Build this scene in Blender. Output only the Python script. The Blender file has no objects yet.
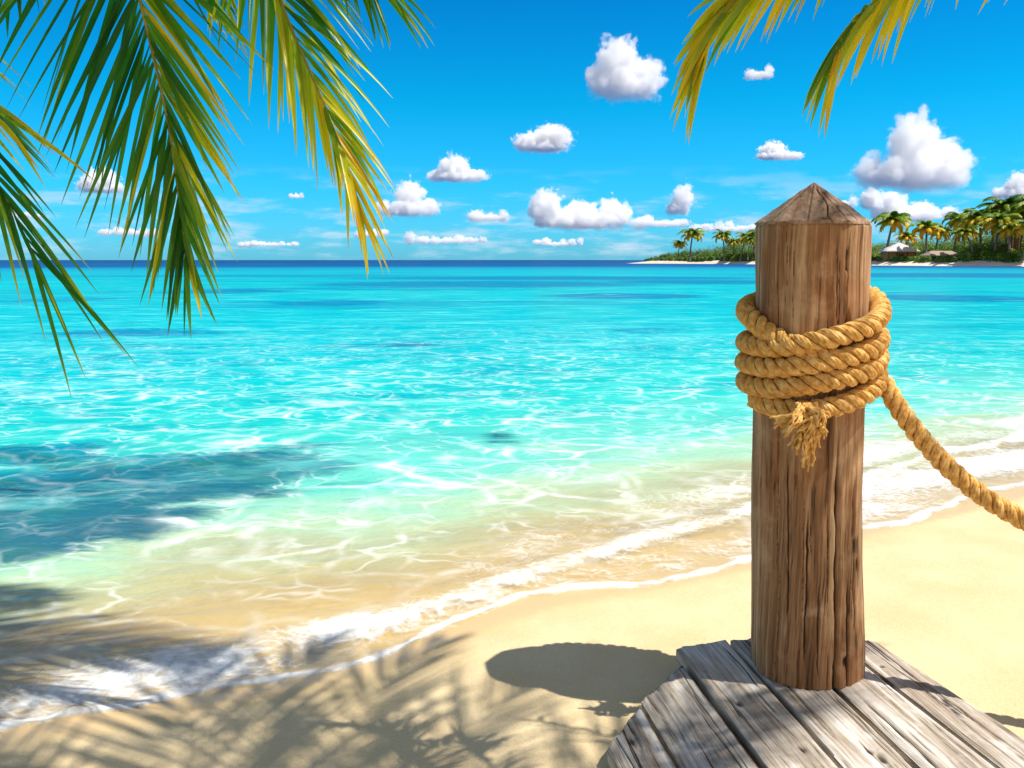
import bpy, math, random
import numpy as np
from math import radians as R, sin, cos, pi, sqrt

# ------------------------------------------------------------ camera, sky, sun
SC = bpy.context.scene
COL = SC.collection
F = 850.0                      # focal length in pixels
PITCH = math.atan(124 / F)
CAMZ = 1.30                    # eye height over the water
cam_d = bpy.data.cameras.new('camera'); cam = bpy.data.objects.new('camera', cam_d)
COL.objects.link(cam); SC.camera = cam
cam_d.sensor_width = 36; cam_d.lens = F / 1024 * 36
cam_d.clip_start = 0.05; cam_d.clip_end = 60000
cam.location = (0, 0, CAMZ); cam.rotation_euler = (pi / 2 - PITCH, 0, 0)

SUN_AZ = math.atan2(-0.20, 0.98)          # where the sun stands, seen from above
SUN_EL = R(60.5)
W = bpy.data.worlds.new('World'); SC.world = W; W.use_nodes = True
nt = W.node_tree; nt.nodes.clear()
sky = nt.nodes.new('ShaderNodeTexSky'); sky.sky_type = 'NISHITA'; sky.sun_disc = False
sky.sun_elevation = SUN_EL; sky.sun_rotation = pi / 2 - SUN_AZ
sky.air_density = 1.0; sky.dust_density = 0.3; sky.ozone_density = 1.6
gam = nt.nodes.new('ShaderNodeMix'); gam.data_type = 'RGBA'; gam.blend_type = 'MULTIPLY'; gam.inputs[0].default_value = 1.0
# clear tropical blue over the sea, a warm pale tint added overhead and inland to fill the shadows
tc = nt.nodes.new('ShaderNodeTexCoord'); sx = nt.nodes.new('ShaderNodeSeparateXYZ'); nt.links.new(tc.outputs['Generated'], sx.inputs[0])
cr = nt.nodes.new('ShaderNodeValToRGB'); nt.links.new(sx.outputs[2], cr.inputs[0])
def set_ramp(node, stops):
    el = node.color_ramp.elements
    for k_ in range(len(stops) - 2): el.new(.3 + .1 * k_)
    for k_, (p_, c_) in enumerate(stops): el[k_].position = p_; el[k_].color = (*c_, 1)
set_ramp(cr, [(0.0, (.16, .66, 1.22)), (0.08, (.06, .72, 1.18)), (0.17, (.008, .72, 1.05)), (0.33, (.004, .48, .96)), (1.0, (1, 1, 1))])
sky_fill = nt.nodes.new('ShaderNodeMix'); sky_fill.data_type = 'RGBA'; sky_fill.inputs[7].default_value = (1.40, 1.00, 0.78, 1)
m1 = nt.nodes.new('ShaderNodeMapRange'); m1.interpolation_type = 'SMOOTHSTEP'; m1.inputs[1].default_value = .40; m1.inputs[2].default_value = .75; nt.links.new(sx.outputs[2], m1.inputs[0])
m2 = nt.nodes.new('ShaderNodeMapRange'); m2.interpolation_type = 'SMOOTHSTEP'; m2.inputs[1].default_value = 0.15; m2.inputs[2].default_value = -.35; nt.links.new(sx.outputs[1], m2.inputs[0])
mx = nt.nodes.new('ShaderNodeMath'); mx.operation = 'MAXIMUM'; nt.links.new(m1.outputs[0], mx.inputs[0]); nt.links.new(m2.outputs[0], mx.inputs[1])
nt.links.new(mx.outputs[0], sky_fill.inputs[0]); nt.links.new(cr.outputs[0], sky_fill.inputs[6]); nt.links.new(sky_fill.outputs[2], gam.inputs[7])
bg = nt.nodes.new('ShaderNodeBackground'); bg.inputs[1].default_value = 0.12
wo = nt.nodes.new('ShaderNodeOutputWorld')
nt.links.new(sky.outputs[0], gam.inputs[6])
# thin white haze streaks low over the horizon
mp = nt.nodes.new('ShaderNodeMapping'); mp.inputs['Scale'].default_value = (7, 7, 34); nt.links.new(tc.outputs['Generated'], mp.inputs[0])
nz = nt.nodes.new('ShaderNodeTexNoise'); nz.inputs['Scale'].default_value = 1.6; nz.inputs['Detail'].default_value = 7; nz.inputs['Roughness'].default_value = .6; nt.links.new(mp.outputs[0], nz.inputs[0])
h1 = nt.nodes.new('ShaderNodeMapRange'); h1.interpolation_type = 'SMOOTHSTEP'; h1.inputs[1].default_value = .47; h1.inputs[2].default_value = .70; h1.inputs[4].default_value = .75; nt.links.new(nz.outputs[0], h1.inputs[0])
h2 = nt.nodes.new('ShaderNodeValToRGB'); nt.links.new(sx.outputs[2], h2.inputs[0])
set_ramp(h2, [(0.0, (.4,) * 3), (.012, (1,) * 3), (.05, (.9,) * 3), (.105, (0,) * 3)])
h3 = nt.nodes.new('ShaderNodeMath'); h3.operation = 'MULTIPLY'; nt.links.new(h1.outputs[0], h3.inputs[0]); nt.links.new(h2.outputs[0], h3.inputs[1])
hz_ = nt.nodes.new('ShaderNodeMix'); hz_.data_type = 'RGBA'; hz_.inputs[7].default_value = (4.6, 5.6, 6.6, 1)
nt.links.new(h3.outputs[0], hz_.inputs[0]); nt.links.new(gam.outputs[2], hz_.inputs[6]); nt.links.new(hz_.outputs[2], bg.inputs[0]); nt.links.new(bg.outputs[0], wo.inputs[0])

sd_ = bpy.data.lights.new('sun', 'SUN'); sun = bpy.data.objects.new('sun', sd_); COL.objects.link(sun)
sd_.energy = 4.9; sd_.angle = R(0.5); sd_.color = (1.0, 0.955, 0.87)
from mathutils import Vector, Matrix, Quaternion
SUND = Vector((cos(SUN_EL) * cos(SUN_AZ), cos(SUN_EL) * sin(SUN_AZ), sin(SUN_EL)))
sun.rotation_euler = SUND.to_track_quat('Z', 'Y').to_euler(); sun.location = (6, -2, 9)

SC.view_settings.view_transform = 'Standard'; SC.view_settings.look = 'None'
SC.view_settings.exposure = 0.30; SC.view_settings.gamma = 1.0
SC.view_settings.use_curve_mapping = False
SC.render.engine = 'CYCLES'
cy = SC.cycles
cy.max_bounces = 20; cy.diffuse_bounces = 3; cy.glossy_bounces = 3; cy.transmission_bounces = 4
cy.transparent_max_bounces = 12; cy.volume_bounces = 14; cy.volume_max_steps = 128; cy.use_denoising = True
cy.caustics_reflective = False; cy.caustics_refractive = False; cy.sample_clamp_indirect = 6

# ------------------------------------------------------------ helpers
rng = np.random.default_rng(7)
_T = np.random.default_rng(3).random((64, 64, 64))

def vnoise(p):
    i = np.floor(p).astype(int); f = p - i; f = f * f * (3 - 2 * f); o = 0
    for dx in (0, 1):
        for dy in (0, 1):
            for dz in (0, 1):
                w = (f[..., 0] if dx else 1 - f[..., 0]) * (f[..., 1] if dy else 1 - f[..., 1]) * (f[..., 2] if dz else 1 - f[..., 2])
                o = o + w * _T[(i[..., 0] + dx) & 63, (i[..., 1] + dy) & 63, (i[..., 2] + dz) & 63]
    return o * 2 - 1

def fbm(p, oct=4, lac=2.03, gain=0.5):
    p = np.asarray(p, float); a = 1; s = 0
    for k in range(oct):
        s = s + a * vnoise(p + 17.3 * k); p = p * lac; a *= gain
    return s

def smooth(a, b, x):
    t = np.clip((x - a) / (b - a), 0, 1); return t * t * (3 - 2 * t)

def ray(px, py):
    u = (px - 512) / F; v = (384 - py) / F
    return np.array([u, cos(PITCH) + v * sin(PITCH), v * cos(PITCH) - sin(PITCH)])

def on_plane(px, py, z=0.0):
    d = ray(px, py); t = (z - CAMZ) / d[2]; return np.array([0, 0, CAMZ]) + d * t

def at_depth(px, py, y):
    d = ray(px, py); return np.array([0, 0, CAMZ]) + d * (y / d[1])

def project(p):
    p = np.asarray(p, float); q = p - np.array([0, 0, CAMZ])
    zc = q[..., 1] * cos(PITCH) - q[..., 2] * sin(PITCH)
    yc = q[..., 1] * sin(PITCH) + q[..., 2] * cos(PITCH)
    return 512 + F * q[..., 0] / zc, 384 - F * yc / zc, zc

def tag(o, label=None, cat=None, group=None, kind=None):
    if label: o['label'] = label
    if cat: o['category'] = cat
    if group: o['group'] = group
    if kind: o['kind'] = kind
    return o

def mesh(name, verts, faces, mat=None, parent=None, smooth_=True, attrs=None):
    """faces: (n,4) or (n,3) integer array, or a list of such arrays"""
    me = bpy.data.meshes.new(name)
    verts = np.asarray(verts, np.float32)
    fl = faces if isinstance(faces, list) else [faces]
    fl = [np.asarray(f, np.int32) for f in fl if len(f)]
    loops = np.concatenate([f.ravel() for f in fl])
    tot = np.concatenate([np.full(len(f), f.shape[1], np.int32) for f in fl])
    me.vertices.add(len(verts)); me.vertices.foreach_set('co', verts.ravel())
    me.loops.add(len(loops)); me.loops.foreach_set('vertex_index', loops)
    me.polygons.add(len(tot))
    me.polygons.foreach_set('loop_start', np.concatenate([[0], np.cumsum(tot)[:-1]]).astype(np.int32))
    me.polygons.foreach_set('loop_total', tot)
    me.polygons.foreach_set('use_smooth', np.full(len(tot), smooth_, bool))
    for k, a in (attrs or {}).items():
        at = me.attributes.new(k, 'FLOAT', 'POINT'); at.data.foreach_set('value', np.asarray(a, np.float32).ravel())
    me.update(calc_edges=True); me.validate()
    if mat: me.materials.append(mat)
    o = bpy.data.objects.new(name, me); COL.objects.link(o)
    if parent is not None: o.parent = parent
    return o

def empty(name, loc=(0, 0, 0), rz=0):
    o = bpy.data.objects.new(name, None); COL.objects.link(o)
    o.location = loc; o.rotation_euler = (0, 0, rz); o.empty_display_size = 0.1
    return o

def grid_faces(nr, nc, wrap=False):
    r = np.arange(nr - 1)[:, None]; c = np.arange(nc if wrap else nc - 1)[None, :]
    a = r * nc + c; b = r * nc + (c + 1) % nc
    return np.stack([a, b, b + nc, a + nc], -1).reshape(-1, 4)

def catmull(P, n):
    P = np.asarray(P, float); P = np.vstack([2 * P[0] - P[1], P, 2 * P[-1] - P[-2]])
    m = len(P) - 3; t = np.linspace(0, m - 1e-9, n); i = t.astype(int); f = (t - i)[:, None]
    p0, p1, p2, p3 = P[i], P[i + 1], P[i + 2], P[i + 3]
    c = 0.5 * ((2 * p1) + (-p0 + p2) * f + (2 * p0 - 5 * p1 + 4 * p2 - p3) * f ** 2 + (-p0 + 3 * p1 - 3 * p2 + p3) * f ** 3)
    d = np.linalg.norm(np.diff(c, axis=0), axis=1); s = np.concatenate([[0], np.cumsum(d)])
    u = np.linspace(0, s[-1], n)
    return np.stack([np.interp(u, s, c[:, k]) for k in range(3)], 1), s[-1]

def frames(c):
    T = np.gradient(c, axis=0); T /= np.linalg.norm(T, axis=1)[:, None]
    N = np.zeros_like(T); a = np.array([0, 0, 1.0]) if abs(T[0][2]) < .9 else np.array([1.0, 0, 0])
    n = np.cross(T[0], a); n /= np.linalg.norm(n)
    for i in range(len(c)):
        n = n - T[i] * np.dot(n, T[i]); n /= np.linalg.norm(n); N[i] = n
    return T, N, np.cross(T, N)

def tube(c, rad, sides=8, cap=True):
    c = np.asarray(c, float); T, N, B = frames(c); rad = np.broadcast_to(rad, (len(c),))
    a = np.linspace(0, 2 * pi, sides, endpoint=False)
    v = c[:, None] + rad[:, None, None] * (np.cos(a)[None, :, None] * N[:, None] + np.sin(a)[None, :, None] * B[:, None])
    v = v.reshape(-1, 3); f = grid_faces(len(c), sides, True)
    if cap:
        k = len(v); v = np.vstack([v, c[0], c[-1]])
        s = np.arange(sides); e = (s + 1) % sides; L = (len(c) - 1) * sides
        tri = np.concatenate([np.stack([np.full(sides, k), e, s], 1), np.stack([np.full(sides, k + 1), L + s, L + e], 1)])
        return v, [f, tri]
    return v, [f]

class MB:
    def __init__(s): s.v = []; s.q = []; s.t = []; s.n = 0; s.a = []
    def add(s, v, faces, attr=0.0):
        for f in (faces if isinstance(faces, list) else [faces]):
            f = np.asarray(f)
            if len(f): (s.q if f.shape[1] == 4 else s.t).append(f + s.n)
        s.v.append(np.asarray(v, float)); s.n += len(v); s.a.append(np.broadcast_to(attr, (len(v),)))
        return s
    def box(s, lo, hi, rz=0.0, at=(0, 0, 0), attr=0.0):
        x0, y0, z0 = lo; x1, y1, z1 = hi
        v = np.array([[x0,y0,z0],[x1,y0,z0],[x1,y1,z0],[x0,y1,z0],[x0,y0,z1],[x1,y0,z1],[x1,y1,z1],[x0,y1,z1]], float)
        c, n = cos(rz), sin(rz); v = np.stack([v[:,0]*c-v[:,1]*n+at[0], v[:,0]*n+v[:,1]*c+at[1], v[:,2]+at[2]], 1)
        return s.add(v, np.array([[0,3,2,1],[4,5,6,7],[0,1,5,4],[1,2,6,5],[2,3,7,6],[3,0,4,7]]), attr)
    def build(s, name, mat, parent=None, smooth_=True):
        fs = []
        if s.q: fs.append(np.concatenate(s.q))
        if s.t: fs.append(np.concatenate(s.t))
        return mesh(name, np.concatenate(s.v), fs, mat, parent, smooth_, {'tint': np.concatenate(s.a)})

# ------------------------------------------------------------ node helper
class NT:
    def __init__(s, name):
        s.m = bpy.data.materials.new(name); s.m.use_nodes = True; s.t = s.m.node_tree; s.t.nodes.clear()
        s.out = s.t.nodes.new('ShaderNodeOutputMaterial')
    def _set(s, sock, v):
        if v is None: return
        if hasattr(v, 'is_output'): s.t.links.new(v, sock)
        else:
            if isinstance(v, (tuple, list)) and len(v) == 3 and sock.type == 'RGBA': v = (*v, 1)
            sock.default_value = v
    def n(s, kind, out=0, ins=None, **props):
        nd = s.t.nodes.new('ShaderNode' + kind)
        for k, v in props.items(): setattr(nd, k, v)
        for k, v in (ins or {}).items(): s._set(nd.inputs[k], v)
        return nd.outputs[out]
    def geo(s, what='Position'): return s.n('NewGeometry', what)
    def obj(s): return s.n('TexCoord', 'Object')
    def attr(s, name): return s.n('Attribute', 'Fac', attribute_name=name)
    def map(s, v, scale=(1, 1, 1), rot=(0, 0, 0), loc=(0, 0, 0)):
        return s.n('Mapping', 0, {'Vector': v, 'Scale': scale, 'Rotation': rot, 'Location': loc})
    def noise(s, v, scale=5, detail=4, rough=0.5, dist=0, out='Fac'):
        return s.n('TexNoise', out, {'Vector': v, 'Scale': scale, 'Detail': detail, 'Roughness': rough, 'Distortion': dist})
    def math(s, op, a, b=None, c=None, clamp=False):
        ins = {0: a}
        if b is not None: ins[1] = b
        if c is not None: ins[2] = c
        return s.n('Math', 0, ins, operation=op, use_clamp=clamp)
    def vmath(s, op, a, b=None, scale=None):
        ins = {0: a}
        if b is not None: ins[1] = b
        if scale is not None: ins['Scale'] = scale
        return s.n('VectorMath', 0, ins, operation=op)
    def mr(s, v, a, b, c=0.0, d=1.0, kind='SMOOTHSTEP'):
        return s.n('MapRange', 0, {'Value': v, 'From Min': a, 'From Max': b, 'To Min': c, 'To Max': d}, interpolation_type=kind)
    def mix(s, f, a, b, blend='MIX'):
        nd = s.t.nodes.new('ShaderNodeMix'); nd.data_type = 'RGBA'; nd.blend_type = blend
        s._set(nd.inputs[0], f); s._set(nd.inputs[6], a); s._set(nd.inputs[7], b); return nd.outputs[2]
    def ramp(s, f, stops, interp='LINEAR'):
        nd = s.t.nodes.new('ShaderNodeValToRGB'); s._set(nd.inputs[0], f); cr = nd.color_ramp; cr.interpolation = interp
        while len(cr.elements) < len(stops): cr.elements.new(0.5)
        for e, (p, c) in zip(cr.elements, stops): e.position = p; e.color = (*c, 1)
        return nd.outputs[0]
    def bump(s, h, strength=0.3, dist=0.01, normal=None):
        return s.n('Bump', 0, {'Height': h, 'Strength': strength, 'Distance': dist, 'Normal': normal})
    def pbsdf(s, **k):
        nd = s.t.nodes.new('ShaderNodeBsdfPrincipled')
        for a, v in k.items(): s._set(nd.inputs[a.replace('_', ' ')], v)
        return nd.outputs[0]
    def mixs(s, f, a, b):
        nd = s.t.nodes.new('ShaderNodeMixShader'); s._set(nd.inputs[0], f); s._set(nd.inputs[1], a); s._set(nd.inputs[2], b); return nd.outputs[0]
    def done(s, surf, slot=0): s.t.links.new(surf, s.out.inputs[slot]); return s.m

# ------------------------------------------------------------ shoreline
_sp = [(0, 732), (120, 706), (250, 684), (330, 668), (400, 652), (470, 622), (560, 596), (650, 582), (750, 562), (870, 527), (940, 512), (1024, 490)]
SH = np.array([on_plane(a, b, 0.0)[:2] for a, b in _sp])
SH = np.vstack([[-60, -26], [-6.5, -0.6], [-3.0, 1.35], SH, [6, 6.3], [14, 9.5], [60, 24], [400, 60]])
def shore_y(x): return np.interp(x, SH[:, 0], SH[:, 1])
_tx = np.linspace(-60, 400, 40000); _ty = shore_y(_tx)
_k = np.ones(25) / 25
_ty = np.convolve(np.pad(_ty, 12, mode='edge'), _k, 'valid')
def sdist(x, y):
    yy = np.interp(x, _tx, _ty); sl = np.where(x < 6, 0.50, 0.35)
    return (y - yy) / np.sqrt(1 + sl ** 2)

def sand_z(x, y, fine=True):
    s = sdist(x, y)
    land = 0.085 * (1 - np.exp(-np.maximum(-s, 0) / 0.75)) + 0.012 * np.maximum(-s - 2, 0)
    land = np.minimum(land, 0.9)
    sea = -0.06 * np.maximum(s, 0) - 0.035 * np.maximum(s, 0) ** 1.6
    sea = np.maximum(sea, -4.0)
    z = np.where(s < 0, land, sea)
    P = np.stack([x, y, 0 * x], -1)
    z = z + 0.008 * fbm(P * 1.6, 3) * smooth(-0.1, -0.8, s) 
    if fine: z = z + 0.0022 * fbm(P * 14, 2) * smooth(0.0, -0.5, s)
    return z

def graded(y0, ymax, n, t, nt, dy0):
    # rows that get farther apart with distance
    g = np.linspace(0, 1, n); lo, hi = 1e-6, 30.0
    for _ in range(80):
        m = (lo + hi) / 2
        s0 = (ymax - y0) * (math.exp(m / (n - 1)) - 1) / (math.exp(m) - 1)
        if s0 > dy0: lo = m
        else: hi = m
    y = y0 + (ymax - y0) * (np.exp(m * g) - 1) / (math.exp(m) - 1)
    tt = np.linspace(-t, t, nt)
    Y = np.repeat(y[:, None], nt, 1); X = (Y - y0 + 3.5) * tt[None, :]
    return X, Y

# --- beach and seabed
def mat_sand():
    s = NT('sand'); p = s.geo(); sd = s.attr('sd')
    n1 = s.noise(p, 3, 4); n2 = s.noise(p, 160, 3, 0.7); n3 = s.noise(p, 700, 2, 0.6)
    n4 = s.noise(p, 22, 5, 0.6)
    c = s.ramp(n1, [(0.3, (0.70, 0.53, 0.29)), (0.7, (0.80, 0.64, 0.39))])
    c = s.mix(s.mr(n2, 0.35, 0.75, 0.0, 0.40), c, (0.52, 0.345, 0.15))
    c = s.mix(s.mr(n3, 0.62, 0.72, 0.0, 0.35), c, (0.90, 0.83, 0.68))
    c = s.mix(s.mr(n3, 0.30, 0.38, 0.35, 0.0), c, (0.28, 0.18, 0.10))
    wet = s.mr(s.math('ADD', sd, s.math('MULTIPLY', s.math('SUBTRACT', n4, 0.5), 0.10)), -0.20, -0.03)
    c = s.mix(wet, c, (0.70, 0.47, 0.20))
    rough = s.mr(wet, 0, 1, 0.9, 0.30)
    h = s.math('ADD', s.math('MULTIPLY', n2, 0.5), s.math('MULTIPLY', n3, 0.25))
    h = s.math('ADD', h, s.math('MULTIPLY', n4, 1.2))
    b = s.bump(h, s.mr(wet, 0, 1, 0.55, 0.15), 0.006)
    return s.done(s.pbsdf(Base_Color=c, Roughness=rough, Normal=b, Specular_IOR_Level=s.mr(wet, 0, 1, 0.15, 0.5)))
M_SAND = mat_sand()
X, Y = graded(-3.0, 14000, 620, 2.2, 520, 0.02)
Z = sand_z(X, Y)
beach = mesh('beach', np.stack([X, Y, Z], -1).reshape(-1, 3), grid_faces(*X.shape), M_SAND, attrs={'sd': sdist(X, Y)})
tag(beach, kind='structure')

# --- sea
def mat_water():
    s = NT('sea_water'); p = s.geo(); sd = s.attr('sd'); fo = s.attr('foam'); dark = s.attr('patch'); dist = s.attr('far')
    flat = s.map(p, (1, 1, 0))
    # slow warp so nothing repeats
    wv = s.noise(flat, 1.1, 3, 0.5, out='Color')
    wv = s.vmath('SUBTRACT', wv, (0.5, 0.5, 0.5))
    w1 = s.vmath('ADD', flat, s.vmath('SCALE', wv, scale=0.55))
    mid = s.map(w1, (0.8, 1.1, 0), (0, 0, R(-18)))
    # body colour by depth
    nb = s.noise(s.map(w1, (0.5, 1.0, 0), (0, 0, R(-25))), 1.6, 4, 0.55)
    nbb = s.noise(s.map(flat, (0.10, 0.35, 0)), 0.55, 4, 0.55)
    sdn = s.math('ADD', sd, s.math('MULTIPLY', s.math('SUBTRACT', nb, 0.5), s.mr(sd, 0.2, 2.5, 0.8, 2.4)))
    body = s.ramp(s.mr(sdn, 0.0, 9.0, kind='LINEAR'), [(0.0, (0.82, 0.61, 0.25)), (0.07, (0.72, 0.60, 0.30)), (0.15, (0.44, 0.58, 0.35)),
                  (0.26, (0.13, 0.54, 0.43)), (0.45, (0.01, 0.49, 0.43)), (0.75, (0.0, 0.46, 0.45)), (1.0, (0.0, 0.43, 0.46))])
    # distance: aqua glow, then the deep blue strip
    lg = s.math('LOGARITHM', s.math('MAXIMUM', dist, 1.0), 10)
    far = s.ramp(s.mr(lg, 1.0, 3.0, kind='LINEAR'), [(0.0, (0.0, 0.43, 0.46)), (0.35, (0.0, 0.39, 0.44)), (0.50, (0.0, 0.35, 0.44)), (0.575, (0.0, 0.26, 0.40)), (0.635, (0.0, 0.07, 0.24)), (1.0, (0.0, 0.04, 0.17))])
    body = s.mix(s.mr(dist, 8, 20), body, far)
    # paler sand channels and greener ones
    body = s.mix(s.math('MULTIPLY', s.mr(nbb, 0.52, 0.72, 0, 0.4), s.mr(dist, 150, 60)), body, (0.02, 0.62, 0.60))
    # dark patches in the water, seagrass beds among them
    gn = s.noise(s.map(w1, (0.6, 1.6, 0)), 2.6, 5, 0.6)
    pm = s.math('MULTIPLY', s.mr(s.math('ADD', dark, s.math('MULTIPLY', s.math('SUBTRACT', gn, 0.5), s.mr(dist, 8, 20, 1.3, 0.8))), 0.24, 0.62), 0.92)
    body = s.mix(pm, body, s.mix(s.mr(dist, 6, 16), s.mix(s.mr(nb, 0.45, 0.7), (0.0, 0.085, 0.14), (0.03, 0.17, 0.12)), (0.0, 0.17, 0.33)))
    # sunlight caustics painted as a white net on the water
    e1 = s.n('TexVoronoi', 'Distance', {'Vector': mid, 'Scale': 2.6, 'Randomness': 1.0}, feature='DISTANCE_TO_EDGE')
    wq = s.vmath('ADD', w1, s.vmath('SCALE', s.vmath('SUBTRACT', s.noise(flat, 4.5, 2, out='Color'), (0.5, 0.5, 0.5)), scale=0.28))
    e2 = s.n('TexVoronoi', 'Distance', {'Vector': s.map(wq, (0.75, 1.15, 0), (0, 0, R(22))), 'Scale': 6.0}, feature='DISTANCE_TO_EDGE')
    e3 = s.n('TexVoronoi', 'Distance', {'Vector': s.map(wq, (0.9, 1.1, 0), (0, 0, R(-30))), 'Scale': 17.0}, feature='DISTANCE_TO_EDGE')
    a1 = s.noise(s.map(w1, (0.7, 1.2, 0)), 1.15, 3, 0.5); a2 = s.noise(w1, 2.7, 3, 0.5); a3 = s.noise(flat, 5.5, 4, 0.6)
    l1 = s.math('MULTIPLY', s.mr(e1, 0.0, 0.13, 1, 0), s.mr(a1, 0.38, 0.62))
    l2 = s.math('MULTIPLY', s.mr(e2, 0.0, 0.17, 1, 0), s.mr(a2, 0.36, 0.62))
    caustic_net = s.math('MAXIMUM', l1, s.math('MULTIPLY', l2, 0.8))
    caustic_net = s.math('MULTIPLY', s.math('POWER', caustic_net, 1.6), s.mr(a3, 0.35, 0.65, 0.25, 0.95))
    caustic_net = s.math('MULTIPLY', caustic_net, s.mr(pm, 0.2, 0.9, 1.0, 0.30))
    caustic_net = s.math('MULTIPLY', caustic_net, s.math('MULTIPLY', s.mr(sd, 0.25, 1.2, 0.35, 1), s.mr(dist, 5, 20, 0.80, 0.0)))
    # swash foam: bubbles
    lw_ = s.mr(s.noise(flat, 6.0, 3, 0.55), 0.3, 0.75, 0.006, 0.050, 'LINEAR')
    lq = s.math('DIVIDE', s.math('SUBTRACT', sd, 0.026), lw_)
    lipf = s.math('POWER', 2.718, s.math('MULTIPLY', s.math('MULTIPLY', lq, lq), -1.0))
    bn = s.noise(s.map(flat, (0.8, 1.2, 0), (0, 0, R(-26))), 5.5, 8, 0.70, 0.5); bn2 = s.noise(flat, 38, 5, 0.7)
    cells = s.mr(e3, 0.02, 0.22, 1.0, 0.0)
    fr = s.math('ADD', fo, s.math('MULTIPLY', s.math('SUBTRACT', bn, 0.5), 1.35))
    fr = s.math('ADD', fr, s.math('MULTIPLY', s.math('SUBTRACT', bn2, 0.5), 0.55))
    fr = s.math('ADD', fr, s.math('MULTIPLY', s.math('SUBTRACT', cells, 0.45), 0.14))
    fm = s.math('MULTIPLY', s.math('MULTIPLY', s.mr(fr, 0.24, 1.0), 0.94), s.mr(fo, 0.02, 0.25))
    fm = s.math('MAXIMUM', fm, s.math('MULTIPLY', lipf, s.mr(s.math('ADD', bn, s.math('MULTIPLY', bn2, 0.6)), 0.55, 0.90, 0.35, 0.95)))
    white = s.math('MAXIMUM', fm, caustic_net, clamp=True)
    body = s.mix(s.math('MULTIPLY', s.mr(a2, 0.5, 0.8, 0, 0.3), s.math('MULTIPLY', s.mr(dist, 4, 7), s.mr(dist, 40, 12))), body, (0.10, 0.74, 0.70))
    # ripples
    rp = s.map(p, (0.8, 1.6, 0), (0, 0, R(-20)))
    r1 = s.noise(rp, 3.2, 4, 0.55, 0.6); r2 = s.noise(rp, 13, 3, 0.55, 0.5); r3 = s.noise(s.map(p, (0.35, 1.2, 0)), 0.6, 5, 0.6)
    hh = s.math('ADD', s.math('MULTIPLY', r1, 0.055), s.math('MULTIPLY', r2, 0.012))
    hh = s.math('ADD', s.math('MULTIPLY', hh, s.mr(dist, 5, 120, 1.0, 0.35)), s.math('MULTIPLY', r3, 0.14))
    bmp = s.bump(hh, s.mr(sd, 0.0, 2.0, 0.25, 0.75), 1.0)
    bmf = s.bump(s.math('ADD', s.math('MULTIPLY', bn2, 0.4), bn), 0.6, 0.012)
    r4 = s.noise(s.map(p, (0.30, 1.0, 0), (0, 0, R(-6))), 1.5, 6, 0.68, 0.4)
    r5 = s.noise(s.map(p, (0.22, 1.0, 0)), 0.22, 7, 0.70, 0.3)
    hd = s.math('ADD', hh, s.math('ADD', s.math('MULTIPLY', r4, s.mr(sd, 1.0, 4.0, 0.02, 0.16)), s.math('MULTIPLY', r5, s.mr(dist, 12, 40, 0.0, 1.4))))
    # sunlight focused by the ripples, painted into the colour as paler crests
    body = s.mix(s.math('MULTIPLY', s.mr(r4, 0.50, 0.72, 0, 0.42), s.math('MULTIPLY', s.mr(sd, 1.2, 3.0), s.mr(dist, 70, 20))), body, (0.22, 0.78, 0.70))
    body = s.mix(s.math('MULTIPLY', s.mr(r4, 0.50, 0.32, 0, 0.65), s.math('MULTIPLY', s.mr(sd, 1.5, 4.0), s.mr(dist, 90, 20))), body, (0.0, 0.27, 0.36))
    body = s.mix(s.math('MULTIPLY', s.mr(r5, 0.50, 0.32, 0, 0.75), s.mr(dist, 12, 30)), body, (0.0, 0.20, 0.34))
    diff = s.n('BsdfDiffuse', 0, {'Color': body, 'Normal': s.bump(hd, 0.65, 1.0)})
    tr = s.n('BsdfTransparent', 0, {'Color': (0.97, 1.0, 0.96)})
    T = s.mr(sdn, -0.05, 1.8, 0.82, 0.0)
    bod = s.mixs(T, diff, tr)
    gl = s.n('BsdfGlossy', 0, {'Color': (1, 1, 1), 'Roughness': s.mr(dist, 3, 80, 0.10, 0.28), 'Normal': bmp})
    fz = s.n('Fresnel', 0, {'IOR': 1.33, 'Normal': bmp})
    fz = s.math('MULTIPLY', s.math('MINIMUM', fz, 0.35), s.mr(dist, 5, 60, 0.60, 0.30))
    wat = s.mixs(fz, bod, gl)
    foam = s.n('BsdfDiffuse', 0, {'Color': (0.86, 0.88, 0.88), 'Normal': bmf})  # white shared by the foam and the painted caustic net
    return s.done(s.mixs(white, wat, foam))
X, Y = graded(-3.0, 14000, 900, 2.0, 620, 0.013)
S = sdist(X, Y); P3 = np.stack([X, Y, 0 * X], -1)
wig = 0.075 * fbm(P3 * 1.5, 3) + 0.02 * fbm(P3 * 7, 3)
Sw = S + wig
near = smooth(60, 8, Y)
wave = (0.020 * fbm(np.stack([X * 0.9 + Y * .5, Y * 2.0 - X * .7, 0 * X], -1) + 5, 4) * smooth(0.2, 2.2, S)
        + 0.004 * fbm(P3 * 6 + 3, 2) * smooth(0.0, 0.6, Sw)) * near
# a small spilling wavelet between the sea and the swash
crest = 0.40 + 0.13 * X + 0.10 * fbm(P3 * 0.9 + 11, 2)
crest = np.clip(crest, 0.28, 1.1)
wl = np.exp(-((S - crest) / 0.085) ** 2) * smooth(-1.1, -0.5, X)
wave = wave + 0.022 * wl * (0.6 + 0.6 * fbm(P3 * 5, 3)) * near
lip = np.exp(-((Sw - 0.030) / 0.020) ** 2)
film = np.where(Sw > 0, 0.004 + 0.010 * lip, -0.02 * smooth(0, -0.05, Sw) + 0.002)
zs = sand_z(X, Y, False)
Zw = np.where(S < 0.8, np.maximum(zs + film, wave), wave)
Zw = np.where(Sw < -0.04, zs - 0.03, Zw)
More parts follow.
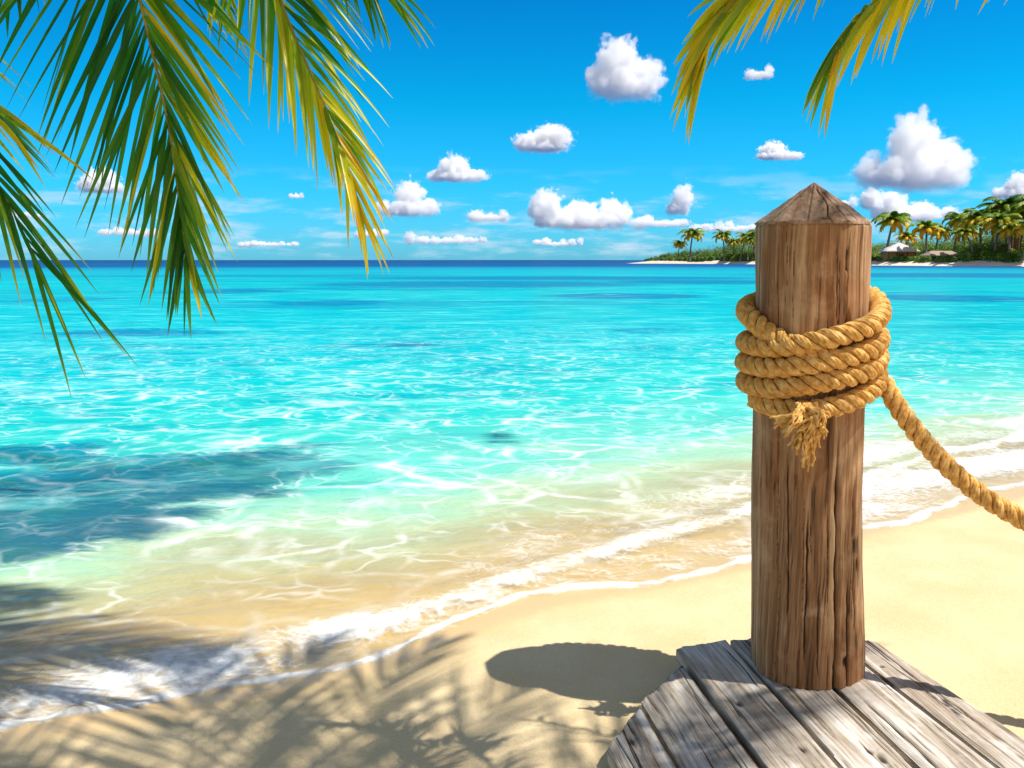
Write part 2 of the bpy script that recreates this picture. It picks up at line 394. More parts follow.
# foam amount
lipw = 0.022 + 0.012 * fbm(P3 * 2.3 + 4, 2)
foam = 0.45 * np.exp(-((Sw - 0.030) / np.maximum(lipw, 0.010)) ** 2)
patchy = 1.05 + 0.45 * fbm(P3 * 0.8 + 21, 3)
band = patchy * np.exp(-((S - crest + 0.02) / (0.10 + 0.05 * fbm(P3 * 1.7 + 2, 2))) ** 2) * smooth(-1.0, -0.6, X) * 0.80
band2 = np.exp(-((S - crest - 0.30) / 0.26) ** 2) * smooth(-0.8, 0.4, X) * (0.55 + .3 * fbm(P3 * 0.9 + 31, 2))
wash = np.exp(-((S - 0.18) / 0.20) ** 2) * (0.42 + 0.30 * fbm(P3 * 1.1 + 8, 2))
ll = smooth(-0.50, -1.0, X) * np.exp(-((S - 0.16) / 0.26) ** 2) * (0.60 + .35 * fbm(P3 * 1.6 + 41, 3))
rr = smooth(1.0, 1.6, X) * np.exp(-((S - 0.50) / 0.28) ** 2) * 0.75
foam = np.maximum.reduce([foam, band, band2, wash, ll, rr])
foam = np.where(S < 2.5, foam, 0) * smooth(2.5, 1.6, S)
# dark water patches, seagrass among them (world coordinates)
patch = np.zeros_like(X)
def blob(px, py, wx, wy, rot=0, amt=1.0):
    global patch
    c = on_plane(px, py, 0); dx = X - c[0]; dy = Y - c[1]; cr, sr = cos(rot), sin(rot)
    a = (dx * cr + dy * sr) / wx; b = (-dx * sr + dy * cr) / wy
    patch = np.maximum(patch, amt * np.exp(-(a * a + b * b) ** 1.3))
blob(70, 492, 1.65, 0.80, R(28)); blob(-60, 540, 1.2, 0.6, R(25)); blob(20, 455, 0.6, 0.28, 0, 0.9)  # large dark patch on the near left water
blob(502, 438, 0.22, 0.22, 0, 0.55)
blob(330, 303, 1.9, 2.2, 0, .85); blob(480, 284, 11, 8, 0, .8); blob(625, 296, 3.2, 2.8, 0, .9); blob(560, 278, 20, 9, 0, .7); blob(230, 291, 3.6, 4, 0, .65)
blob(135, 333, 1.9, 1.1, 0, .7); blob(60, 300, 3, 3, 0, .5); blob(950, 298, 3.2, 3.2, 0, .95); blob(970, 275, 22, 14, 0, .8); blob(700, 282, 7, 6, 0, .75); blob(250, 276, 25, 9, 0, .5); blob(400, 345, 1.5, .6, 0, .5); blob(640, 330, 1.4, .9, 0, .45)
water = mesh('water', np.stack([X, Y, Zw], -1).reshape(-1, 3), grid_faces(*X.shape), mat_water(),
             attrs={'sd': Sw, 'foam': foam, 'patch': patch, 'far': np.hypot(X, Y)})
tag(water, kind='structure')

# ------------------------------------------------------------ wood
def mat_wood(name, dark, midc, light, grain_axis, stain=0.5, rough=0.75, scale=1.0, red=(0.20, 0.06, 0.02)):
    s = NT(name); p = s.obj(); cav = s.attr('cav')
    sc = [14 * scale] * 3; sc[grain_axis] = 0.7 * scale
    sf = [75 * scale] * 3; sf[grain_axis] = 1.6 * scale
    wv = s.vmath('SCALE', s.vmath('SUBTRACT', s.noise(p, 4, 3, out='Color'), (.5, .5, .5)), scale=0.022)
    q = s.vmath('ADD', p, wv)
    g1 = s.noise(s.map(q, sc), 1.0, 6, 0.62, 0.4); g2 = s.noise(s.map(q, sf), 1.0, 4, 0.7); g3 = s.noise(p, 3.2, 5, 0.65); g4 = s.noise(p, 9, 4, 0.6)
    g = s.math('ADD', s.math('MULTIPLY', g1, 0.55), s.math('MULTIPLY', g2, 0.45))
    c = s.ramp(g, [(0.34, dark), (0.48, midc), (0.64, light)])
    c = s.mix(s.mr(g3, 0.42, 0.72, 0, stain), c, red)
    c = s.mix(s.mr(g4, 0.55, 0.75, 0, 0.45), c, light)
    fine = s.mr(g2, 0.30, 0.44, 0.75, 0.0)
    c = s.mix(fine, c, tuple(v * 0.30 for v in dark))
    c = s.mix(s.mr(cav, 0.15, 0.8, 0, 0.92), c, (0.018, 0.010, 0.006))
    h = s.math('ADD', s.math('MULTIPLY', g2, 0.6), g1)
    b = s.bump(h, 0.8, 0.006)
    return s.done(s.pbsdf(Base_Color=c, Roughness=rough, Normal=b, Specular_IOR_Level=0.25))

# --- the mooring post
PX0 = at_depth(805, 662, 2.36); PX1 = at_depth(812, 222, 2.36)
DECKZ = PX0[2]                                            # top of the planks
POST_H = PX1[2] - DECKZ
M_POST = mat_wood('post_wood', (0.070, 0.036, 0.018), (0.29, 0.150, 0.066), (0.62, 0.43, 0.25), 2, 0.62, red=(0.26, 0.085, 0.02))
post = empty('mooring_post', (PX0[0], 2.36, DECKZ))
tag(post, 'thick weathered brown wooden post with pointed top standing on the grey planks', 'post')
LEAN = (PX1[0] - PX0[0]) / POST_H
RT, RB = 0.1490, 0.1585
nz, na = 520, 480
z = np.linspace(0.0, POST_H, nz); a = np.linspace(0, 2 * pi, na, endpoint=False)
Zg, Ag = np.meshgrid(z, a, indexing='ij')
rad = RB + (RT - RB) * smooth(0, 0.55, Zg) ** 0.8
cs = np.stack([np.cos(Ag) * 0.9, np.sin(Ag) * 0.9, Zg * 0.9], -1)
rad = rad + 0.0075 * fbm(cs * 2.1, 3) + 0.0008 * fbm(np.stack([np.cos(Ag) * 11, np.sin(Ag) * 11, Zg * 1.6], -1), 4)
cav = np.zeros_like(Zg)
rc = random.Random(5)
def crack(a0, z0, z1, w, dep, wander=0.05, seed=0):
    global rad, cav
    zz = np.stack([Zg * 2.2 + seed, 0 * Zg + seed * 3.1, 0 * Zg], -1)
    ac = a0 + wander * fbm(zz, 3) + 0.012 * fbm(zz * 14, 2)
    d = (Ag - ac + pi) % (2 * pi) - pi
    prof = smooth(z0, z0 + 0.12 * (z1 - z0) + .01, Zg) * smooth(z1, z1 - 0.25 * (z1 - z0) - .01, Zg)
    ww = w * (0.35 + 0.65 * prof) * (1 + 0.35 * fbm(zz * 9, 2))
    k = np.exp(-np.abs(d / ww) ** 1.6) * prof
    rad = rad - dep * k; cav = np.maximum(cav, k)
FR = 1.5 * pi
crack(FR + 0.20, -0.1, 0.76, 0.026, 0.028, 0.03, 1)      # the long split below the rope
crack(FR + 0.38, 0.84, 1.06, 0.042, 0.036, 0.03, 2)     # split above the rope
crack(FR + 0.36, 0.98, POST_H, 0.010, 0.012, 0.04, 12)
crack(FR + 0.62, 0.20, 0.62, 0.022, 0.012, 0.06, 3); crack(FR + 0.48, -.1, 0.36, 0.024, 0.010, 0.05, 4)
crack(FR - 0.35, 0.05, 0.55, 0.018, 0.008, 0.07, 5); crack(FR - 0.65, 0.15, 0.72, 0.015, 0.007, 0.07, 6)
crack(FR - 0.45, 0.80, 1.00, 0.028, 0.012, 0.04, 7); crack(FR - 0.9, 0.9, POST_H, 0.007, 0.006, 0.05, 8)
crack(FR - 0.15, 0.02, 0.3, 0.008, 0.008, 0.05, 9); crack(FR + 0.1, 0.95, POST_H - .02, 0.006, 0.005, 0.06, 10)
for k in range(60):
    z0 = rc.uniform(-0.05, 1.1); crack(rc.uniform(0, 2 * pi), z0, z0 + rc.uniform(.08, .5), rc.uniform(.002, .006), rc.uniform(.0015, .004), .025, 20 + k)
def pit(a0, z0, wa, wz, dep, p=4):
    global rad, cav
    d = (Ag - a0 + pi) % (2 * pi) - pi
    k = np.exp(-(np.abs(d / wa) ** p + np.abs((Zg - z0) / wz) ** p)); rad = rad - dep * k; cav = np.maximum(cav, k)
pit(FR + 0.335, at_depth(831, 258, 2.22)[2] - DECKZ, 0.030, 0.025, 0.028)                  # narrow mortise
pit(FR + 0.66, 0.40, 0.06, 0.030, 0.013, 2); pit(FR + 0.72, 0.345, 0.045, 0.018, 0.012, 2)  # broken knot on the right
pit(FR + 0.40, 0.075, 0.06, 0.016, 0.010, 2); pit(FR + .45, .93, .05, .008, .012, 2)
rad = rad + 0.004 * np.exp(-(((Ag - FR - 0.62) / .16) ** 2 + ((Zg - .38) / .09) ** 2))
rad = np.where(Zg > POST_H - 0.012, rad - 0.004 * smooth(POST_H - 0.012, POST_H, Zg), rad)
vx = rad * np.cos(Ag) + LEAN * Zg; vy = rad * np.sin(Ag)
mesh('shaft', np.stack([vx, vy, Zg - 0.004], -1).reshape(-1, 3), grid_faces(nz, na, True), M_POST, post, attrs={'cav': cav})
# cap: cut into flat facets
nr_, na_ = 60, 480; CH = 0.112
rr_ = np.linspace(1.0, 0.0, nr_) ; a = np.linspace(0, 2 * pi, na_, endpoint=False)
Rg, Ag2 = np.meshgrid(rr_, a, indexing='ij'); nf = 9
sec = (Ag2 - 0.12) % (2 * pi / nf) - pi / nf
fac = np.cos(pi / nf) / np.cos(sec)
Rr = Rg * (RT + 0.006) * (0.25 + 0.75 * (fac * 1.0)) 
Zc = CH * (1 - Rg) + 0.0022 * fbm(np.stack([np.cos(Ag2) * Rg * 12, np.sin(Ag2) * Rg * 12, Rg * 3], -1), 4)
seam = np.exp(-((np.abs(sec) - pi / nf) * np.maximum(Rg, .12) / 0.022) ** 2)
kk = np.exp(-(((Ag2 - FR - 0.03 + 0.06 * np.sin(Rg * 9)) / 0.011) * np.maximum(Rg, .15)) ** 2) * smooth(0.05, 0.3, Rg)
kk2 = np.exp(-(((Ag2 - FR - 0.55 + 0.05 * np.sin(Rg * 7)) / 0.010) * np.maximum(Rg, .15)) ** 2) * smooth(0.05, 0.3, Rg)
Zc = Zc - 0.003 * seam * (Rg > 0.04) - 0.010 * kk - 0.007 * kk2
Rr[0] = RT - 0.003; Zc[0] = -0.006
Zc[1] = 0.001
cc = np.maximum.reduce([0.62 * seam, kk * 0.9, kk2 * .8]); cc[:2] = 0.2
M_CAP = mat_wood('cap_wood', (0.16, 0.085, 0.05), (0.34, 0.21, 0.135), (0.50, 0.35, 0.25), 2, 0.5, scale=0.8, red=(0.22, 0.09, 0.04))
mesh('pointed_cap', np.stack([Rr * np.cos(Ag2) + LEAN * POST_H, Rr * np.sin(Ag2), Zc + POST_H - 0.004], -1).reshape(-1, 3),
     grid_faces(nr_, na_, True), M_CAP, post, attrs={'cav': cc})

# --- plank platform
M_DECK = mat_wood('plank_wood', (0.13, 0.09, 0.06), (0.44, 0.37, 0.29), (0.84, 0.80, 0.74), 1, 0.50, scale=1.25, red=(0.27, 0.17, 0.10))
dz = DECKZ
def dk(px, py): return on_plane(px, py, dz)[:2]
pdir = np.array([-0.155, 1.0]); pdir /= np.linalg.norm(pdir); pside = np.array([pdir[1], -pdir[0]])
ORG = dk(771, 681)
def uv_(p): q = p - ORG; return q @ pside, q @ pdir          # across, along
EL = [(.215, -.15), (.368, -.16), (.567, -.15), (.754, -.14), (.931, -.15), (1.11, -.19), (1.272, -.255)]   # x at y = 2, slope
def edge_line(x, sl):
    a_, b_ = uv_(np.array([x, 2.0])), uv_(np.array([x + .5 * sl, 2.5])); k_ = (b_[0] - a_[0]) / (b_[1] - a_[1]); return a_[0] - k_ * a_[1], k_
edges = [edge_line(*e) for e in EL]
ends = [((606, 744), (641, 704)), ((647, 697), (684, 660)), ((683, 645), (730, 636)), ((734, 635), (780, 640)), ((800, 637), (850, 640)), ((861, 629), (884, 640))]
deck = empty('boardwalk', (ORG[0], ORG[1], dz)); deck.rotation_euler.z = math.atan2(pdir[1], pdir[0]) - pi / 2
tag(deck, 'low platform of worn grey planks on the sand under the post', 'boardwalk')
gap = 0.0075
rd = random.Random(11)
for i in range(6):
    (q0, k0_), (q1, k1_) = edges[i], edges[i + 1]; u0, u1 = q0 + gap, q1 - gap
    e0 = uv_(dk(*ends[i][0]))[1]; e1 = uv_(dk(*ends[i][1]))[1]
    if i in (3, 4): e0 = e1 = uv_(dk(732, 637))[1]+ (0.0 if i == 3 else 0.012)
    if i == 4: e1 = e0
    nu = 64; nv = 700; back = -2.2; th = 0.042
    # closed loop section: top across, then down the sides and under
    us = np.concatenate([np.linspace(0, 1, nu), [1, 1, 1, 0, 0, 0]]); 
    ws = np.concatenate([np.zeros(nu), [-.006, -th * .5, -th, -th, -th * .5, -.006]])
    v = np.linspace(0, 1, nv); V, U = np.meshgrid(v, us, indexing='ij'); Wz = np.repeat(ws[None], nv, 0)
    end = e0 + (e1 - e0) * U + 0.006 * fbm(np.stack([U * 6, 0 * U + i * 9, 0 * U], -1), 3)
    along = back + (end - back) * (V ** 0.8)
    uu = u0 + (u1 - u0) * U + along * (k0_ + (k1_ - k0_) * U)
    seed = i * 13.7
    hgt = 0.0028 * fbm(np.stack([uu * 75, along * 2.2 + seed, 0 * uu + seed], -1), 4) + 0.003 * fbm(np.stack([uu * 8, along * 1.2, 0 * uu + seed], -1), 2)
    edge = np.minimum(U, 1 - U) * (u1 - u0)
    rnd = -0.007 * np.exp(-edge / 0.004) - 0.006 * np.exp(-(end - along) / 0.006)
    cavp = np.zeros_like(uu)
    for k in range(7):
        c0 = rd.uniform(0.1, 0.9) * (u1 - u0) + u0; s0 = rd.uniform(-0.9, 0.35); ln = rd.uniform(.15, .7)
        cw = c0 + along * k0_ + 0.012 * fbm(np.stack([along * 3 + k, 0 * uu + seed, 0 * uu], -1), 3)
        pr = smooth(s0 - ln / 2, s0 - ln / 2 + .08, along) * smooth(s0 + ln / 2, s0 + ln / 2 - .08, along)
        k_ = np.exp(-((uu - cw) / 0.0021) ** 2) * pr; cavp = np.maximum(cavp, k_)
    for k in range(4):   # knots and chipped spots
        c0 = rd.uniform(0.15, 0.85) * (u1 - u0) + u0; s0 = rd.uniform(-0.6, 0.25)
        k_ = np.exp(-(((uu - c0) / 0.011) ** 2 + ((along - s0) / rd.uniform(.012, .03)) ** 2) * (1 + .6 * fbm(np.stack([uu * 90, along * 90, 0 * uu], -1), 2)))
        cavp = np.maximum(cavp, 0.75 * k_)
    top = (Wz == 0)
    zz = Wz + np.where(top, hgt + rnd - 0.006 * cavp, 0) + rd.uniform(-.004, .003) - 0.004
    side = np.where(top, 0, 0.0015 * fbm(np.stack([along * 9, Wz * 90, 0 * uu + seed], -1), 3))
    vv = np.stack([uu + side, along, zz], -1).reshape(-1, 3)
    ns = len(us); f = grid_faces(nv, ns, True); L = (nv - 1) * ns
    capq = [[L + j, L + j + 1, L + ns - 1 - 0, L + ns - 1] for j in range(0)]
    # end cap as a fan
    cv = vv[L:L + ns].mean(0); k0 = len(vv); vv = np.vstack([vv, cv]); jj = np.arange(ns)
    tri = np.stack([L + jj, L + (jj + 1) % ns, np.full(ns, k0)], 1)
    ca = np.concatenate([np.where(top, cavp, 0.12).ravel(), [0.2]])
    o = mesh('plank', vv, [f, tri], M_DECK, deck, attrs={'cav': ca})
m = MB()
for yy in (-1.2, -0.45, -0.02):
    m = MB(); m.box((edges[0][0] + (0.30 if yy > -.1 else .08), yy - 0.04, -0.20), (edges[6][0] - 0.05, yy + 0.04, -0.049)); m.build('joist', M_DECK, deck, False)

# ------------------------------------------------------------ rope
def mat_rope():
    s = NT('rope_fibre'); t = s.attr('tint'); p = s.geo()
    n = s.noise(p, 60, 4, 0.6); n2 = s.noise(p, 8, 3); n3 = s.noise(p, 420, 2, 0.6)
    c = s.ramp(n, [(0.30, (0.44, 0.20, 0.04)), (0.5, (0.74, 0.42, 0.115)), (0.72, (0.94, 0.67, 0.30))])
    c = s.mix(s.mr(n2, 0.4, 0.7, 0, 0.35), c, (0.66, 0.34, 0.07))
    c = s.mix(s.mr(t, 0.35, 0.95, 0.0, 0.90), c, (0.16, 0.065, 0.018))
    return s.done(s.pbsdf(Base_Color=c, Roughness=0.8, Specular_IOR_Level=0.2, Normal=s.bump(s.math('ADD', n3, n), 0.5, 0.002)))
M_ROPE = mat_rope()
RR = 0.0268
def rope_mesh(path, L, seed=0, r=RR, pitch=0.104):
    n = len(path); T, N, B = frames(path); s = np.linspace(0, L, n)
    mb = MB(); sides = 40; ph = np.linspace(0, 2 * pi, sides, endpoint=False)
    for k in range(3):
        an = 2 * pi * s / pitch + k * 2 * pi / 3 + 0.15 * fbm(np.stack([s * 4, 0 * s + seed, 0 * s], -1), 2)
        jit = 1 + 0.05 * fbm(np.stack([s * 12, 0 * s + k * 5 + seed, 0 * s], -1), 2)
        c = path + (0.56 * r * jit)[:, None] * (np.cos(an)[:, None] * N + np.sin(an)[:, None] * B)
        # strand frame: outward and tangent
        out = np.cos(an)[:, None] * N + np.sin(an)[:, None] * B
        Tc = np.gradient(c, axis=0); Tc /= np.linalg.norm(Tc, axis=1)[:, None]
        b2 = np.cross(Tc, out); b2 /= np.linalg.norm(b2, axis=1)[:, None]; o2 = np.cross(b2, Tc)
        S2, PH = np.meshgrid(s, ph, indexing='ij')
        yarn = np.cos(9 * PH - 2 * pi * S2 / 0.030)
        fn = fbm(np.stack([np.cos(PH) * 3, np.sin(PH) * 3 + k * 9, S2 * 55], -1), 3)
        rad_ = 0.49 * r * (1 + 0.06 * yarn + 0.07 * fn)
        v = c[:, None] + rad_[..., None] * (np.cos(PH)[..., None] * o2[:, None] + np.sin(PH)[..., None] * b2[:, None])
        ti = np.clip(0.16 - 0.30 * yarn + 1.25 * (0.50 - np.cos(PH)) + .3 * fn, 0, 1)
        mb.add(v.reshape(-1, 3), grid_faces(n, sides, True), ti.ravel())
    return mb
def zr(py, y=2.2): return at_depth(812, py, y)[2]
def cx(z_): return PX0[0] + LEAN * (z_ - DECKZ)
rope = empty('mooring_rope', (PX0[0], 2.36, zr(360)))
tag(rope, 'thick golden twisted rope wound around the post and running off to the right', 'rope')
# keys: (turns in units of pi, pixel row, extra radius); 1 = left, 1.5 = front, 2 = right, 2.5 = back
keys = [(-1.55, 362, -.006), (-1.25, 342, -.006), (-1.05, 323, -0.002), (-.8, 310, 0.000), (-.5, 303, 0.000), (0, 301, 0.000),
        (.18, 317, .006), (.5, 337, .004), (.8, 350, .002), (1.0, 350, 0), (1.5, 345, 0), (2.0, 336, 0.001),
        (2.2, 346, .003), (2.5, 360, .003), (2.8, 371, .002), (3.0, 371.5, 0.001), (3.5, 367, 0), (4.0, 356, 0.001),
        (4.2, 366, .003), (4.5, 380, .002), (4.8, 392, .001), (5.0, 392.5, 0), (5.5, 388, -.001), (6.0, 374, 0.0),
        (6.2, 388, .002), (6.45, 404, .001), (6.62, 411, .001), (6.75, 411, -.005), (7.0, 406, -.012)]
kt = np.array([k[0] for k in keys]); kz = np.array([k[1] for k in keys], float); kr = np.array([k[2] for k in keys])
# path angle decreases from right through the front to the left: use -t
tt = np.linspace(kt[0], kt[-1], 900)
def cub(t, x, y):
    d = np.gradient(y, x); i = np.clip(np.searchsorted(x, t) - 1, 0, len(x) - 2); h = x[i + 1] - x[i]; u = (t - x[i]) / h
    return (2*u**3-3*u**2+1)*y[i]+(u**3-2*u**2+u)*h*d[i]+(-2*u**3+3*u**2)*y[i+1]+(u**3-u**2)*h*d[i+1]
zz = np.array([zr(v, 2.19) for v in cub(tt, kt, kz)]); ra = RT + RR - 0.002 + cub(tt, kt, kr)
ang = -tt * pi
pth = np.stack([cx(zz) + ra * np.cos(ang), 2.36 + ra * np.sin(ang), zz], 1)
pth, L = catmull(pth[::6], int(8.0 / 0.0042) if False else 1700)
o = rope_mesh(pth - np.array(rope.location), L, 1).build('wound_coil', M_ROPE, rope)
tail = [at_depth(838, 372, 2.50), at_depth(866, 368, 2.44), at_depth(884, 384, 2.37), at_depth(902, 413, 2.33), at_depth(934, 453, 2.29), at_depth(972, 488, 2.25),
        at_depth(1012, 514, 2.20), at_depth(1075, 545, 2.13), at_depth(1160, 568, 2.05), at_depth(1260, 572, 1.95)]
tp, L = catmull(tail, 500)
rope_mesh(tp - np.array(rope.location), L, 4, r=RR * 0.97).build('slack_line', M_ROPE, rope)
# frayed end: yarns bursting from the last strand
mb = MB(); rf = random.Random(21)
root = at_depth(806, 409, 2.155)
targets = [(776, 425, .02), (783, 432, .03), (772, 420, .02), (792, 446, .03), (797, 444, .02), (803, 466, .03), (806, 461, .02), (810, 466, .01), (800, 452, .04), (812, 452, .02), (818, 442, .03), (826, 433, .04), (823, 425, .03), (829, 418, .02),
           (786, 436, .05), (815, 436, .05), (805, 440, .055), (795, 428, .06), (818, 424, .06), (808, 428, .06)]
for (tx, ty, pull) in targets:
    for j in range(4):
        e = at_depth(tx + rf.uniform(-3, 3), ty + rf.uniform(-5, 6), 2.155 - pull + rf.uniform(-.01, .012))
        st = root + np.array([rf.uniform(-.022, .022), rf.uniform(-.006, .010), rf.uniform(-.012, .014)])
        mid_ = (st + e) / 2 + np.array([rf.uniform(-.012, .012), -0.018 - pull * .3, rf.uniform(-.004, .014)])
        c, _ = catmull([st, mid_, e], 16)
        w_ = 0.0042 if j else 0.0062
        c = c + 0.0042 * np.stack([fbm(np.stack([np.arange(16) * .6, np.full(16, j + tx * .3), np.full(16, q * 4.)], -1), 2) for q in range(3)], 1)
        v, f = tube(c, np.linspace(w_ * 1.2, w_ * 0.6, 16) * (1 + 0.25 * np.sin(np.arange(16) * 2.1 + j)), 6)
        mb.add(v - np.array(rope.location), f, rf.uniform(0.1, 0.5))
mb.build('frayed_end', M_ROPE, rope)
# whiskers of stray fibre
mb = MB()
allp = np.vstack([pth[::3], tp[::2]])
for k in range(1500):
    c0 = allp[rf.randrange(len(allp))]; d = np.array([rf.gauss(0, 1) for _ in range(3)]); d /= np.linalg.norm(d)
    st = c0 + d * RR * 0.9; dd = d + np.array([rf.gauss(0, .8) for _ in range(3)]); dd /= np.linalg.norm(dd); l_ = rf.uniform(.004, .013)
    c = np.array([st, st + dd * l_ * .5 + d * .001, st + dd * l_ + np.array([rf.gauss(0, .003) for _ in range(3)])])
    v, f = tube(c, np.array([.00055, .0004, .0002]), 3, False); mb.add(v - np.array(rope.location), f, 0.0)
o = mb.build('stray_fibres', M_ROPE, rope); o['kind'] = 'stuff'

# ------------------------------------------------------------ palms close to the camera
def mat_leaf(name, stops, trans=0.45, gloss=0.35):
    s = NT(name); t = s.attr('tint'); p = s.geo(); n = s.noise(p, 9, 3)
    c = s.ramp(s.math('ADD', t, s.math('MULTIPLY', s.math('SUBTRACT', n, 0.5), 0.22)), stops)
    pb = s.pbsdf(Base_Color=c, Roughness=gloss, Specular_IOR_Level=0.4)
    tl = s.n('BsdfTranslucent', 0, {'Color': s.mix(0.5, c, s.vmath('SCALE', c, scale=1.8))})
    return s.done(s.mixs(trans, pb, tl))
LEAFSTOPS = [(0.0, (0.014, 0.070, 0.008)), (0.30, (0.035, 0.165, 0.012)), (0.48, (0.13, 0.28, 0.012)), (0.66, (0.55, 0.52, 0.012)), (0.88, (0.80, 0.56, 0.015)), (1.0, (0.55, 0.24, 0.03))]
M_LEAF = mat_leaf('palm_leaf', LEAFSTOPS)
def mat_simple(name, stops, scale=8, rough=0.8, zs=1.0, bump=0.4, bd=0.01):
    s = NT(name); p = s.obj(); n = s.noise(s.map(p, (1, 1, zs)), scale, 5, 0.6)
    return s.done(s.pbsdf(Base_Color=s.ramp(n, stops), Roughness=rough, Normal=s.bump(n, bump, bd), Specular_IOR_Level=0.25))
M_RACHIS = mat_simple('frond_rib', [(0.3, (0.20, 0.22, 0.035)), (0.7, (0.42, 0.37, 0.08))], 12, 0.5)
M_TRUNK = mat_simple('palm_trunk', [(0.3, (0.16, 0.12, 0.09)), (0.7, (0.36, 0.29, 0.22))], 3, 0.9, 6.0, 0.8, 0.03)
GREEN = 0
def frond(parent, ctrl, normal=None, n=64, start=0.16, lmax=0.62, w=0.028, ang=(58, 16), droop=(0.55, 0.35), tint=0.25, tiptint=0.25,
          seed=0, thick=0.013, both=(1.0, 1.0), ang2=None, tipl=0.35, spread=0.10, seg=9, basel=0.55, yel=None, origin=None):
    r = np.random.default_rng(seed)
    c, L = catmull(ctrl, 90); T = np.gradient(c, axis=0); T /= np.linalg.norm(T, axis=1)[:, None]
    g = np.array([0, 0, -1.0])
    vs, fs, at, k = [], [], [], 0
    us = start + (1 - start) * np.linspace(0, 1, n) ** 0.92
    for sgn, amt in ((1, both[0]), (-1, both[1])):
        if amt == 0: continue
        u = np.clip(us + r.uniform(-.004, .004, n), 0, 0.999); i = u * 89; i0 = i.astype(int); fr = (i - i0)[:, None]
        b = c[i0] * (1 - fr) + c[np.minimum(i0 + 1, 89)] * fr; t = T[i0]
        if normal is None: nn = np.cross(np.cross(t, np.array([0, 0, 1.0])), t)
        else: nn = np.broadcast_to(np.asarray(normal, float), t.shape)
        nn = nn - t * np.sum(nn * t, 1)[:, None]; nn /= np.linalg.norm(nn, axis=1)[:, None] + 1e-9
        sv = np.cross(t, nn) * sgn
        q = (u - start) / (1 - start); ang_ = ang2 if (ang2 and sgn < 0) else ang
        an = np.radians(ang_[0] + (ang_[1] - ang_[0]) * q ** 0.8 + r.normal(0, 3.5, n))
        prof = np.minimum(basel + (1 - basel) * np.minimum(q / 0.25, 1), 1) * (1 - (1 - tipl) * np.clip((q - .45) / .55, 0, 1) ** 1.3)
        ll = lmax * amt * prof * r.uniform(0.86, 1.05, n)
        d = t * np.cos(an)[:, None] + sv * np.sin(an)[:, None] + nn * r.normal(0.10, spread, n)[:, None]
        d /= np.linalg.norm(d, axis=1)[:, None]
        dr = (droop[0] + (droop[1] - droop[0]) * q) * r.uniform(.7, 1.3, n)
        ss = np.linspace(0, 1, seg); pos = np.zeros((n, seg, 3)); dirs = np.zeros((n, seg, 3)); cur = b.copy(); dd = d.copy()
        for j in range(seg):
            pos[:, j] = cur; dirs[:, j] = dd
            dd = dd + g * (dr * (1.6 / seg) * (0.4 + 1.2 * ss[j]))[:, None]; dd /= np.linalg.norm(dd, axis=1)[:, None]
            cur = cur + dd * (ll / (seg - 1))[:, None]
        wn = nn[:, None] + 0.35 * r.normal(0, 1, (n, 1, 3))
        wv = np.cross(dirs, wn); wv /= np.linalg.norm(wv, axis=2)[:, :, None] + 1e-9
        up = np.cross(wv, dirs)
        wp = np.interp(ss, [0, .06, .25, .6, .85, 1], [.30, .75, 1, .78, .38, .03])
        ww = (w * r.uniform(.8, 1.15, n) * np.clip(0.55 + .45 * prof, .5, 1))[:, None] * wp[None] * .5
        Lv = pos - wv * ww[..., None] + up * (ww * .35)[..., None]; Rv = pos + wv * ww[..., None] + up * (ww * .35)[..., None]
        V = np.stack([Lv, pos, Rv], 2)                       # n, seg, 3, 3
        base = (np.arange(n) * seg * 3)[:, None, None] + (np.arange(seg - 1) * 3)[None, :, None] + np.arange(2)[None, None, :]
        q4 = np.stack([base, base + 1, base + 4, base + 3], -1).reshape(-1, 4)
        lt = tint + r.normal(0, .09, n) + (r.random(n) < .07) * .35
        if yel is not None: lt = lt + yel(q, sgn)
        tt_ = lt[:, None] + tiptint * ss[None] ** 2.5 * r.uniform(.4, 1.4, n)[:, None]
        vs.append(V.reshape(-1, 3)); fs.append(q4 + k); at.append(np.repeat(np.clip(tt_, 0, .92)[..., None], 3, 2).ravel()); k += n * seg * 3
    org = np.zeros(3) if origin is None else np.asarray(origin)
    fo = empty('frond'); fo.parent = parent
    mesh('leaflets', np.concatenate(vs) - org, np.concatenate(fs), M_LEAF, fo, True, {'tint': np.concatenate(at)})
    tv, tf = tube(c, np.linspace(thick, thick * 0.18, 90), 8); mesh('rib', tv - org, tf, M_RACHIS, fo)
    return fo

def trunk_mesh(path, r0, r1, sides=28, rings=46):
    c, L = catmull(path, 420); s = np.linspace(0, L, 420)
    rad_ = np.interp(s, [0, .25, .6, L], [r0 * 1.5, r0 * 1.15, r0, r1]) * (1 + 0.035 * np.abs(np.sin(s / L * rings * pi)) - .02)
    return tube(c, rad_, sides)

def spoke(crown, az, e0, L, drop, n=9):
    """centre line of a frond that leaves the crown and bows under its weight"""
    pts = [np.array(crown, float)]; e = e0; ds = L / n
    for k in range(n):
        e = e - drop * (k + 0.5) / n * 2 / n
        pts.append(pts[-1] + ds * np.array([cos(az) * cos(e), sin(az) * cos(e), sin(e)]))
    return pts
def in_view(pts, lmax, margin=20):
    p = np.asarray(pts); ext = np.concatenate([p, p - [0, 0, lmax], p + [lmax * .8, 0, 0], p - [lmax * .8, 0, 0], p + [0, lmax * .8, 0]])
    x, y, zc = project(ext); return bool(np.any((zc > 0.1) & (x > -margin) & (x < 1024 + margin) & (y > -margin) & (y < 768 + margin)))

